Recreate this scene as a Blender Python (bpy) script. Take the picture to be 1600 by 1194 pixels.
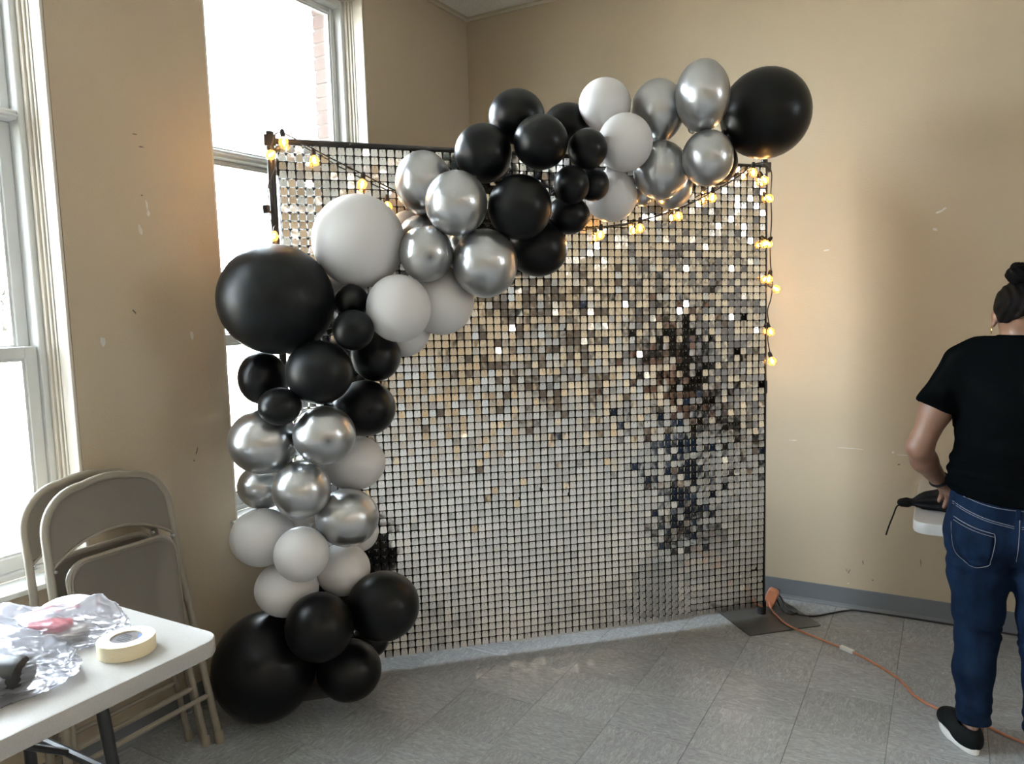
import bpy, bmesh, math, random
import numpy as np
from mathutils import Vector, Matrix, Euler, noise

for o in list(bpy.data.objects):
    bpy.data.objects.remove(o, do_unlink=True)
random.seed(7)
RNG = np.random.default_rng(11)
SC = bpy.context.scene
COL = SC.collection
PI = math.pi

# ------------------------------------------------------------------ camera
CAM_H = 1.559
PITCH, ROLL, HEAD = 0.10237, 0.02802, 0.51982      # down, roll, heading left of +Y
fw = Vector((-math.sin(HEAD) * math.cos(PITCH), math.cos(HEAD) * math.cos(PITCH), -math.sin(PITCH)))
rt = Vector((math.cos(HEAD), math.sin(HEAD), 0.0))
up = rt.cross(fw)
rt2 = rt * math.cos(ROLL) - up * math.sin(ROLL)
up2 = rt * math.sin(ROLL) + up * math.cos(ROLL)
cam_data = bpy.data.cameras.new('camera')
cam_data.sensor_fit = 'HORIZONTAL'
cam_data.sensor_width = 36.0
cam_data.lens = 36.0 * 1191.48 / 1600.0
cam_data.clip_start = 0.05
cam_data.clip_end = 600
cam = bpy.data.objects.new('camera', cam_data)
COL.objects.link(cam)
cam.matrix_world = Matrix(((rt2.x, up2.x, -fw.x, 0.0), (rt2.y, up2.y, -fw.y, 0.0),
                           (rt2.z, up2.z, -fw.z, CAM_H), (0, 0, 0, 1)))
SC.camera = cam

# ------------------------------------------------------------------ sky, sun, exposure
SKY_STRENGTH = 12.5
SUN_STRENGTH = 250.0
LAMP_STRENGTH = 3.2
BULB_STRENGTH = 68.0
world = bpy.data.worlds.new('hazy_sky')
SC.world = world
world.use_nodes = True
wn = world.node_tree
bg = wn.nodes['Background']
bg.inputs[0].default_value = (0.82, 0.90, 1.0, 1)
bg.inputs[1].default_value = SKY_STRENGTH
sun_data = bpy.data.lights.new('sun', 'SUN')
sun_data.energy = SUN_STRENGTH
sun_data.angle = math.radians(1.0)
sun_data.color = (1.0, 0.95, 0.86)
sun = bpy.data.objects.new('sun', sun_data)
COL.objects.link(sun)
sun_dir = Vector((-math.cos(math.radians(50)), 0.05, -math.sin(math.radians(50))))
sun.rotation_euler = sun_dir.to_track_quat('-Z', 'Y').to_euler()
sun.location = (20, 0, 30)

SC.view_settings.view_transform = 'Standard'
SC.view_settings.look = 'None'
SC.view_settings.exposure = 2.08
SC.view_settings.gamma = 1.0
SC.view_settings.use_curve_mapping = False
SC.cycles.max_bounces = 10
SC.cycles.diffuse_bounces = 5
SC.cycles.glossy_bounces = 5
SC.cycles.transmission_bounces = 6
SC.cycles.transparent_max_bounces = 24
SC.cycles.sample_clamp_indirect = 6.0
SC.cycles.caustics_reflective = False
SC.cycles.caustics_refractive = False
SC.cycles.use_denoising = True

# ------------------------------------------------------------------ helpers
class G:
    """collects vertices and faces of one mesh"""
    def __init__(self):
        self.v, self.f, self.m = [], [], []

    def add(self, vs, fs, mi=0):
        b = len(self.v)
        self.v += [tuple(p) for p in vs]
        self.f += [tuple(b + i for i in q) for q in fs]
        self.m += [mi] * len(fs)
        return self

    def box(self, x0, x1, y0, y1, z0, z1, mi=0):
        vs = [(x0, y0, z0), (x1, y0, z0), (x1, y1, z0), (x0, y1, z0), (x0, y0, z1), (x1, y0, z1), (x1, y1, z1), (x0, y1, z1)]
        fs = [(0, 3, 2, 1), (4, 5, 6, 7), (0, 1, 5, 4), (1, 2, 6, 5), (2, 3, 7, 6), (3, 0, 4, 7)]
        return self.add(vs, fs, mi)

    def tube(self, pts, r, n=8, mi=0, closed=False, flat=1.0):
        pts = [Vector(p) for p in pts]
        rs = r if isinstance(r, (list, tuple)) else [r] * len(pts)
        N = len(pts)
        tg = []
        for i in range(N):
            a = pts[(i - 1) % N] if (closed or i > 0) else pts[0]
            b = pts[(i + 1) % N] if (closed or i < N - 1) else pts[-1]
            t = (b - a)
            tg.append(t.normalized() if t.length > 1e-9 else Vector((0, 0, 1)))
        ref = Vector((0, 0, 1)) if abs(tg[0].z) < 0.9 else Vector((1, 0, 0))
        nrm = (ref - tg[0] * ref.dot(tg[0])).normalized()
        vs, fs = [], []
        for i in range(N):
            if i:
                nrm = (nrm - tg[i] * nrm.dot(tg[i]))
                nrm = nrm.normalized() if nrm.length > 1e-6 else tg[i].orthogonal().normalized()
            bi = tg[i].cross(nrm)
            for k in range(n):
                a = 2 * PI * k / n
                vs.append(pts[i] + nrm * (math.cos(a) * rs[i] * flat) + bi * (math.sin(a) * rs[i]))
        M = N if closed else N - 1
        for i in range(M):
            for k in range(n):
                a, b = i * n + k, i * n + (k + 1) % n
                c, d = ((i + 1) % N) * n + (k + 1) % n, ((i + 1) % N) * n + k
                fs.append((a, b, c, d))
        if not closed:
            fs.append(tuple(range(n - 1, -1, -1)))
            fs.append(tuple((N - 1) * n + k for k in range(n)))
        return self.add(vs, fs, mi)

    def lathe(self, prof, n=24, c=(0, 0, 0), M=None, mi=0, sx=1.0, sy=1.0):
        """prof: list of (radius, z) from the bottom up; ends at radius 0 are closed as fans"""
        c = Vector(c)
        vs, fs, rows = [], [], []
        for (r, z) in prof:
            if r < 1e-7:
                rows.append([len(vs)])
                vs.append(Vector((0, 0, z)))
            else:
                rows.append(list(range(len(vs), len(vs) + n)))
                for k in range(n):
                    a = 2 * PI * k / n
                    vs.append(Vector((r * math.cos(a) * sx, r * math.sin(a) * sy, z)))
        for i in range(len(rows) - 1):
            A, B = rows[i], rows[i + 1]
            for k in range(n):
                k2 = (k + 1) % n
                if len(A) == 1 and len(B) == 1:
                    continue
                if len(A) == 1:
                    fs.append((A[0], B[k2], B[k]))
                elif len(B) == 1:
                    fs.append((A[k], A[k2], B[0]))
                else:
                    fs.append((A[k], A[k2], B[k2], B[k]))
        if M is not None:
            vs = [M @ p for p in vs]
        return self.add([p + c for p in vs], fs, mi)

    def prism(self, outline, d0, d1, M=None, mi=0):
        """outline: counter-clockwise 2-D points in local x,y; extruded from z=d0 to z=d1"""
        n = len(outline)
        vs = [Vector((x, y, d0)) for x, y in outline] + [Vector((x, y, d1)) for x, y in outline]
        fs = [tuple(range(n - 1, -1, -1)), tuple(range(n, 2 * n))]
        fs += [(i, (i + 1) % n, n + (i + 1) % n, n + i) for i in range(n)]
        if M is not None:
            vs = [M @ p for p in vs]
        return self.add(vs, fs, mi)


def obj(name, g, mat, parent=None, smooth=False, loc=None, world=False):
    vs = g.v
    if world:
        org = Vector(loc) if loc is not None else (parent.location.copy() if parent else Vector((0, 0, 0)))
        vs = [tuple(Vector(p) - org) for p in vs]
    me = bpy.data.meshes.new(name)
    me.from_pydata([tuple(p) for p in vs], [], g.f)
    mats = mat if isinstance(mat, (list, tuple)) else [mat]
    for m in mats:
        me.materials.append(m)
    if len(mats) > 1:
        me.polygons.foreach_set('material_index', g.m)
    if smooth:
        me.polygons.foreach_set('use_smooth', [True] * len(me.polygons))
        if smooth == 'angle':
            me.set_sharp_from_angle(angle=math.radians(40))
    me.update()
    o = bpy.data.objects.new(name, me)
    COL.objects.link(o)
    if parent is not None:
        o.parent = parent
    if loc is not None:
        o.location = loc
    return o


def arr_obj(name, V, F, mat, parent=None, loc=None, smooth=True):
    me = bpy.data.meshes.new(name)
    V = np.asarray(V, dtype=np.float32)
    F = np.asarray(F, dtype=np.int32)
    me.vertices.add(len(V))
    me.vertices.foreach_set('co', V.ravel())
    k = F.shape[1]
    me.loops.add(F.size)
    me.loops.foreach_set('vertex_index', F.ravel())
    me.polygons.add(len(F))
    me.polygons.foreach_set('loop_start', np.arange(0, F.size, k, dtype=np.int32))
    me.update(calc_edges=True)
    me.validate()
    me.polygons.foreach_set('use_smooth', [smooth] * len(me.polygons))
    me.materials.append(mat)
    o = bpy.data.objects.new(name, me)
    COL.objects.link(o)
    if parent is not None:
        o.parent = parent
    if loc is not None:
        o.location = loc
    return o


def tag(o, label=None, cat=None, group=None, kind=None):
    if label:
        o['label'] = label
    if cat:
        o['category'] = cat
    if group:
        o['group'] = group
    if kind:
        o['kind'] = kind
    return o


def thing(name, label, cat, loc=(0, 0, 0), rot=(0, 0, 0), group=None, kind=None):
    o = bpy.data.objects.new(name, None)
    o.empty_display_size = 0.1
    COL.objects.link(o)
    o.location = loc
    o.rotation_euler = rot
    return tag(o, label, cat, group, kind)


def copy_tree(o, parent=None):
    c = o.copy()
    COL.objects.link(c)
    c.parent = parent
    for ch in list(o.children):
        copy_tree(ch, c)
    return c


def bevel(o, w, seg=2):
    m = o.modifiers.new('bevel', 'BEVEL')
    m.width = w
    m.segments = seg
    m.limit_method = 'ANGLE'
    m.angle_limit = math.radians(40)
    return o


def rounded_rect(x0, x1, y0, y1, r, n=5):
    out = []
    for cx, cy, a0 in ((x1 - r, y0 + r, -90), (x1 - r, y1 - r, 0), (x0 + r, y1 - r, 90), (x0 + r, y0 + r, 180)):
        for k in range(n + 1):
            a = math.radians(a0 + 90.0 * k / n)
            out.append((cx + r * math.cos(a), cy + r * math.sin(a)))
    return out


def spline(pts, n=8):
    """Catmull-Rom through the points"""
    P = [Vector(p) for p in pts]
    P = [P[0] * 2 - P[1]] + P + [P[-1] * 2 - P[-2]]
    out = []
    for i in range(1, len(P) - 2):
        for k in range(n):
            t = k / n
            a, b, c, d = P[i - 1], P[i], P[i + 1], P[i + 2]
            out.append(0.5 * ((2 * b) + (c - a) * t + (2 * a - 5 * b + 4 * c - d) * t * t + (3 * b - a - 3 * c + d) * t ** 3))
    out.append(P[-2])
    return out

# ---- signed-distance bodies (for cloth and figure), polygonised with surface nets
class Field:
    def __init__(self, lo, hi, h):
        self.lo, self.h = np.array(lo, float), h
        n = np.ceil((np.array(hi) - self.lo) / h).astype(int) + 1
        self.ax = [self.lo[i] + h * np.arange(n[i]) for i in range(3)]
        self.F = np.full(tuple(n), 1.0, dtype=np.float32)

    def _sub(self, lo, hi):
        sl, gr = [], []
        for i in range(3):
            a = max(0, int(math.floor((lo[i] - self.lo[i]) / self.h)))
            b = min(len(self.ax[i]), int(math.ceil((hi[i] - self.lo[i]) / self.h)) + 1)
            if b <= a:
                return None, None
            sl.append(slice(a, b))
            gr.append(self.ax[i][a:b].astype(np.float32))
        return tuple(sl), np.meshgrid(*gr, indexing='ij')

    def _join(self, sl, d, k):
        a = self.F[sl]
        if k > 0:
            hh = np.maximum(k - np.abs(a - d), 0) / k
            self.F[sl] = np.minimum(a, d) - hh * hh * k * 0.25
        else:
            self.F[sl] = np.minimum(a, d)

    def cone(self, a, b, ra, rb, k=0.02):
        a, b = np.array(a, float), np.array(b, float)
        m = max(ra, rb) + k + 0.02
        sl, X = self._sub(np.minimum(a, b) - m, np.maximum(a, b) + m)
        if sl is None:
            return self
        ab = b - a
        q = [X[i] - a[i] for i in range(3)]
        t = np.clip((q[0] * ab[0] + q[1] * ab[1] + q[2] * ab[2]) / max(ab @ ab, 1e-9), 0, 1)
        d = np.sqrt(sum((q[i] - ab[i] * t) ** 2 for i in range(3))) - (ra + (rb - ra) * t)
        self._join(sl, d, k)
        return self

    def chain(self, pts, k=0.02):
        for (p, r), (q, s) in zip(pts[:-1], pts[1:]):
            self.cone(p, q, r, s, k)
        return self

    def ell(self, c, r, k=0.02, rot=None):
        c, r = np.array(c, float), np.array(r, float)
        m = (r.max() if rot is not None else r) + k + 0.02
        sl, X = self._sub(c - m, c + m)
        if sl is None:
            return self
        q = [X[i] - c[i] for i in range(3)]
        if rot is not None:
            R = np.array(Euler(rot).to_matrix().transposed())
            q = [R[i, 0] * q[0] + R[i, 1] * q[1] + R[i, 2] * q[2] for i in range(3)]
        k0 = np.sqrt(sum((q[i] / r[i]) ** 2 for i in range(3)))
        k1 = np.sqrt(sum((q[i] / r[i] ** 2) ** 2 for i in range(3))) + 1e-6
        self._join(sl, k0 * (k0 - 1) / k1, k)
        return self

    def grid(self):
        return np.meshgrid(*[a.astype(np.float32) for a in self.ax], indexing='ij')

    def clip(self, p, n):
        """keep the side the normal points away from"""
        X = self.grid()
        n = np.array(n, float)
        n /= np.linalg.norm(n)
        d = sum((X[i] - p[i]) * n[i] for i in range(3))
        self.F = np.maximum(self.F, d).astype(np.float32)
        return self

    def mesh(self):
        F, h, lo = self.F, self.h, self.lo
        s = F < 0
        c = sum(s[i:s.shape[0] - 1 + i, j:s.shape[1] - 1 + j, k:s.shape[2] - 1 + k].astype(np.int8)
                for i in (0, 1) for j in (0, 1) for k in (0, 1))
        act = (c > 0) & (c < 8)
        I, J, K = np.nonzero(act)
        idx = np.full(act.shape, -1, dtype=np.int32)
        idx[I, J, K] = np.arange(len(I))
        cor = {(i, j, k): F[I + i, J + j, K + k] for i in (0, 1) for j in (0, 1) for k in (0, 1)}
        P = np.zeros((len(I), 3))
        W = np.zeros(len(I))
        for a in range(3):
            for u in (0, 1):
                for v in (0, 1):
                    o0 = [0, 0, 0]
                    o0[(a + 1) % 3], o0[(a + 2) % 3] = u, v
                    o1 = list(o0)
                    o1[a] = 1
                    f0, f1 = cor[tuple(o0)], cor[tuple(o1)]
                    x = (f0 < 0) != (f1 < 0)
                    t = np.where(x, f0 / np.where(x, f0 - f1, 1), 0)
                    for b in range(3):
                        P[:, b] += np.where(x, (t if b == a else o0[b]), 0)
                    W += x
        P = P / W[:, None] + np.stack([I, J, K], 1)
        V = lo + P * h
        Q = []
        for a in range(3):
            b, cc = (a + 1) % 3, (a + 2) % 3
            s0 = [slice(None)] * 3
            s1 = [slice(None)] * 3
            s0[a], s1[a] = slice(0, -1), slice(1, None)
            x = s[tuple(s0)] != s[tuple(s1)]
            E = np.array(np.nonzero(x)).T
            E = E[(E[:, b] > 0) & (E[:, cc] > 0) & (E[:, b] < act.shape[b]) & (E[:, cc] < act.shape[cc])]
            if not len(E):
                continue
            def cell(db, dc):
                e = E.copy()
                e[:, b] += db
                e[:, cc] += dc
                return idx[e[:, 0], e[:, 1], e[:, 2]]
            q = np.stack([cell(-1, -1), cell(0, -1), cell(0, 0), cell(-1, 0)], 1)
            inside = s[E[:, 0], E[:, 1], E[:, 2]]
            q[~inside] = q[~inside][:, ::-1]
            Q.append(q)
        return V, np.concatenate(Q)

# ------------------------------------------------------------------ materials
def nmat(name):
    m = bpy.data.materials.new(name)
    m.use_nodes = True
    nt = m.node_tree
    return m, nt, nt.nodes['Principled BSDF']


def P(name, col, rough=0.5, metal=0.0, var=0.06, scale=8.0, bump=0.0, bscale=60.0, spec=0.5, sss=0.0, coat=0.0, sheen=0.0, aniso=(1, 1, 1)):
    """principled material with a little procedural colour variation and relief"""
    m, nt, b = nmat(name)
    L = nt.links
    tc = nt.nodes.new('ShaderNodeTexCoord')
    mp = nt.nodes.new('ShaderNodeMapping')
    mp.inputs['Scale'].default_value = aniso
    L.new(tc.outputs['Object'], mp.inputs[0])
    nz = nt.nodes.new('ShaderNodeTexNoise')
    nz.inputs['Scale'].default_value = scale
    nz.inputs['Detail'].default_value = 4
    L.new(mp.outputs[0], nz.inputs['Vector'])
    rp = nt.nodes.new('ShaderNodeValToRGB')
    rp.color_ramp.elements[0].position = 0.3
    rp.color_ramp.elements[1].position = 0.7
    rp.color_ramp.elements[0].color = (*[max(0, c * (1 - var)) for c in col], 1)
    rp.color_ramp.elements[1].color = (*[min(1, c * (1 + var)) for c in col], 1)
    L.new(nz.outputs['Fac'], rp.inputs[0])
    L.new(rp.outputs[0], b.inputs['Base Color'])
    b.inputs['Roughness'].default_value = rough
    b.inputs['Metallic'].default_value = metal
    b.inputs['Specular IOR Level'].default_value = spec
    if sss:
        b.inputs['Subsurface Weight'].default_value = sss
        b.inputs['Subsurface Radius'].default_value = (0.05, 0.05, 0.05)
    if coat:
        b.inputs['Coat Weight'].default_value = coat
        b.inputs['Coat Roughness'].default_value = 0.15
    if sheen:
        b.inputs['Sheen Weight'].default_value = sheen
    if bump:
        n2 = nt.nodes.new('ShaderNodeTexNoise')
        n2.inputs['Scale'].default_value = bscale
        n2.inputs['Detail'].default_value = 3
        L.new(mp.outputs[0], n2.inputs['Vector'])
        bp = nt.nodes.new('ShaderNodeBump')
        bp.inputs['Strength'].default_value = bump
        bp.inputs['Distance'].default_value = 0.01
        L.new(n2.outputs['Fac'], bp.inputs['Height'])
        L.new(bp.outputs[0], b.inputs['Normal'])
    return m


def emit(name, col, strength):
    m = bpy.data.materials.new(name)
    m.use_nodes = True
    nt = m.node_tree
    nt.nodes.clear()
    e = nt.nodes.new('ShaderNodeEmission')
    e.inputs[0].default_value = (*col, 1)
    e.inputs[1].default_value = strength
    o = nt.nodes.new('ShaderNodeOutputMaterial')
    nt.links.new(e.outputs[0], o.inputs[0])
    return m


def film(name, tint, transp, rough=0.1, diff=(0.8, 0.8, 0.82), gloss=0.4):
    """thin clear film: see-through, with a little gloss and haze"""
    m = bpy.data.materials.new(name)
    m.use_nodes = True
    nt = m.node_tree
    nt.nodes.clear()
    N, L = nt.nodes.new, nt.links.new
    t = N('ShaderNodeBsdfTransparent')
    t.inputs[0].default_value = (*tint, 1)
    d = N('ShaderNodeBsdfDiffuse')
    d.inputs[0].default_value = (*diff, 1)
    tl = N('ShaderNodeBsdfTranslucent')
    tl.inputs[0].default_value = (*diff, 1)
    a0 = N('ShaderNodeMixShader')
    a0.inputs[0].default_value = 0.4
    L(d.outputs[0], a0.inputs[1])
    L(tl.outputs[0], a0.inputs[2])
    g = N('ShaderNodeBsdfGlossy')
    g.inputs['Roughness'].default_value = rough
    fr = N('ShaderNodeFresnel')
    fr.inputs[0].default_value = 1.45
    mu = N('ShaderNodeMath')
    mu.operation = 'MULTIPLY'
    mu.inputs[1].default_value = gloss * 2.5
    mu.use_clamp = True
    L(fr.outputs[0], mu.inputs[0])
    a1 = N('ShaderNodeMixShader')
    a1.inputs[0].default_value = transp
    L(a0.outputs[0], a1.inputs[1])
    L(t.outputs[0], a1.inputs[2])
    a2 = N('ShaderNodeMixShader')
    L(mu.outputs[0], a2.inputs[0])
    L(a1.outputs[0], a2.inputs[1])
    L(g.outputs[0], a2.inputs[2])
    o = N('ShaderNodeOutputMaterial')
    L(a2.outputs[0], o.inputs[0])
    return m


def floor_mat():
    m, nt, b = nmat('vinyl_tile')
    N, L = nt.nodes.new, nt.links.new
    tc = N('ShaderNodeTexCoord')
    oi = N('ShaderNodeObjectInfo')
    mp = N('ShaderNodeMapping')
    mp.inputs['Scale'].default_value = (30, 85, 30)
    L(tc.outputs['Object'], mp.inputs[0])
    off = N('ShaderNodeVectorMath')
    off.operation = 'ADD'
    sc = N('ShaderNodeVectorMath')
    sc.operation = 'SCALE'
    sc.inputs[3].default_value = 37.0
    cmb = N('ShaderNodeCombineXYZ')
    for i in range(3):
        L(oi.outputs['Random'], cmb.inputs[i])
    L(cmb.outputs[0], sc.inputs[0])
    L(mp.outputs[0], off.inputs[0])
    L(sc.outputs[0], off.inputs[1])
    n1 = N('ShaderNodeTexNoise')
    n1.inputs['Scale'].default_value = 1.0
    n1.inputs['Detail'].default_value = 5
    n1.inputs['Roughness'].default_value = 0.65
    n1.inputs['Distortion'].default_value = 1.2
    L(off.outputs[0], n1.inputs['Vector'])
    r1 = N('ShaderNodeValToRGB')
    e = r1.color_ramp.elements
    e[0].position, e[0].color = 0.26, (0.245, 0.254, 0.263, 1)
    e[1].position, e[1].color = 0.76, (0.50, 0.513, 0.527, 1)
    x = r1.color_ramp.elements.new(0.5)
    x.color = (0.347, 0.357, 0.367, 1)
    L(n1.outputs['Fac'], r1.inputs[0])
    hs = N('ShaderNodeHueSaturation')
    mr = N('ShaderNodeMapRange')
    mr.inputs[3].default_value = 0.92
    mr.inputs[4].default_value = 1.08
    L(oi.outputs['Random'], mr.inputs[0])
    L(mr.outputs[0], hs.inputs['Value'])
    L(r1.outputs[0], hs.inputs['Color'])
    L(hs.outputs[0], b.inputs['Base Color'])
    n3 = N('ShaderNodeTexNoise')
    n3.inputs['Scale'].default_value = 5.0
    n3.inputs['Detail'].default_value = 4
    L(tc.outputs['Object'], n3.inputs['Vector'])
    m3 = N('ShaderNodeMapRange')
    m3.inputs[3].default_value = 0.14
    m3.inputs[4].default_value = 0.34
    L(n3.outputs['Fac'], m3.inputs[0])
    L(m3.outputs[0], b.inputs['Roughness'])
    bp = N('ShaderNodeBump')
    bp.inputs['Strength'].default_value = 0.12
    bp.inputs['Distance'].default_value = 0.002
    L(n1.outputs['Fac'], bp.inputs['Height'])
    L(bp.outputs[0], b.inputs['Normal'])
    return m


def mirror_mat():
    m, nt, b = nmat('mirror_sequin')
    N, L = nt.nodes.new, nt.links.new
    b.inputs['Base Color'].default_value = (0.88, 0.87, 0.845, 1)
    b.inputs['Metallic'].default_value = 1.0
    b.inputs['Roughness'].default_value = 0.10
    ge = N('ShaderNodeNewGeometry')
    nz = N('ShaderNodeTexNoise')
    nz.inputs['Scale'].default_value = 42.0
    nz.inputs['Detail'].default_value = 0
    L(ge.outputs['Position'], nz.inputs['Vector'])
    bp = N('ShaderNodeBump')
    bp.inputs['Strength'].default_value = 0.035
    bp.inputs['Distance'].default_value = 0.01
    L(nz.outputs['Fac'], bp.inputs['Height'])
    L(bp.outputs[0], b.inputs['Normal'])
    return m


def wall_mat(name, col, bump=0.12):
    m = P(name, col, rough=0.62, var=0.025, scale=1.3, bump=bump, bscale=140, spec=0.35)
    return m


def grass_mat(name, c0, c1):
    m, nt, b = nmat(name)
    N, L = nt.nodes.new, nt.links.new
    tc = N('ShaderNodeTexCoord')
    n1 = N('ShaderNodeTexNoise')
    n1.inputs['Scale'].default_value = 9.0
    n1.inputs['Detail'].default_value = 8
    n1.inputs['Roughness'].default_value = 0.8
    L(tc.outputs['Object'], n1.inputs['Vector'])
    r = N('ShaderNodeValToRGB')
    r.color_ramp.elements[0].position = 0.35
    r.color_ramp.elements[1].position = 0.68
    r.color_ramp.elements[0].color = (*c0, 1)
    r.color_ramp.elements[1].color = (*c1, 1)
    L(n1.outputs['Fac'], r.inputs[0])
    L(r.outputs[0], b.inputs['Base Color'])
    b.inputs['Roughness'].default_value = 0.9
    bp = N('ShaderNodeBump')
    bp.inputs['Strength'].default_value = 0.6
    bp.inputs['Distance'].default_value = 0.04
    L(n1.outputs['Fac'], bp.inputs['Height'])
    L(bp.outputs[0], b.inputs['Normal'])
    return m


def silver_mat(name, spot):
    """chrome latex; the crown of some balloons (local +Z) carries a small dark spot"""
    m, nt, b = nmat(name)
    N, L = nt.nodes.new, nt.links.new
    tc = N('ShaderNodeTexCoord')
    nz = N('ShaderNodeTexNoise')
    nz.inputs['Scale'].default_value = 7.0
    nz.inputs['Detail'].default_value = 3
    L(tc.outputs['Object'], nz.inputs['Vector'])
    r = N('ShaderNodeValToRGB')
    r.color_ramp.elements[0].position = 0.3
    r.color_ramp.elements[1].position = 0.75
    r.color_ramp.elements[0].color = (0.47, 0.48, 0.49, 1)
    r.color_ramp.elements[1].color = (0.55, 0.555, 0.56, 1)
    L(nz.outputs['Fac'], r.inputs[0])
    b.inputs['Metallic'].default_value = 0.93
    b.inputs['Roughness'].default_value = 0.285
    if spot:
        at = N('ShaderNodeAttribute')
        at.attribute_name = 'crown'
        mx = N('ShaderNodeMix')
        mx.data_type = 'RGBA'
        L(at.outputs['Fac'], mx.inputs['Factor'])
        L(r.outputs[0], mx.inputs[6])
        mx.inputs[7].default_value = (0.16, 0.16, 0.16, 1)
        L(mx.outputs[2], b.inputs['Base Color'])
    else:
        L(r.outputs[0], b.inputs['Base Color'])
    return m


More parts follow.
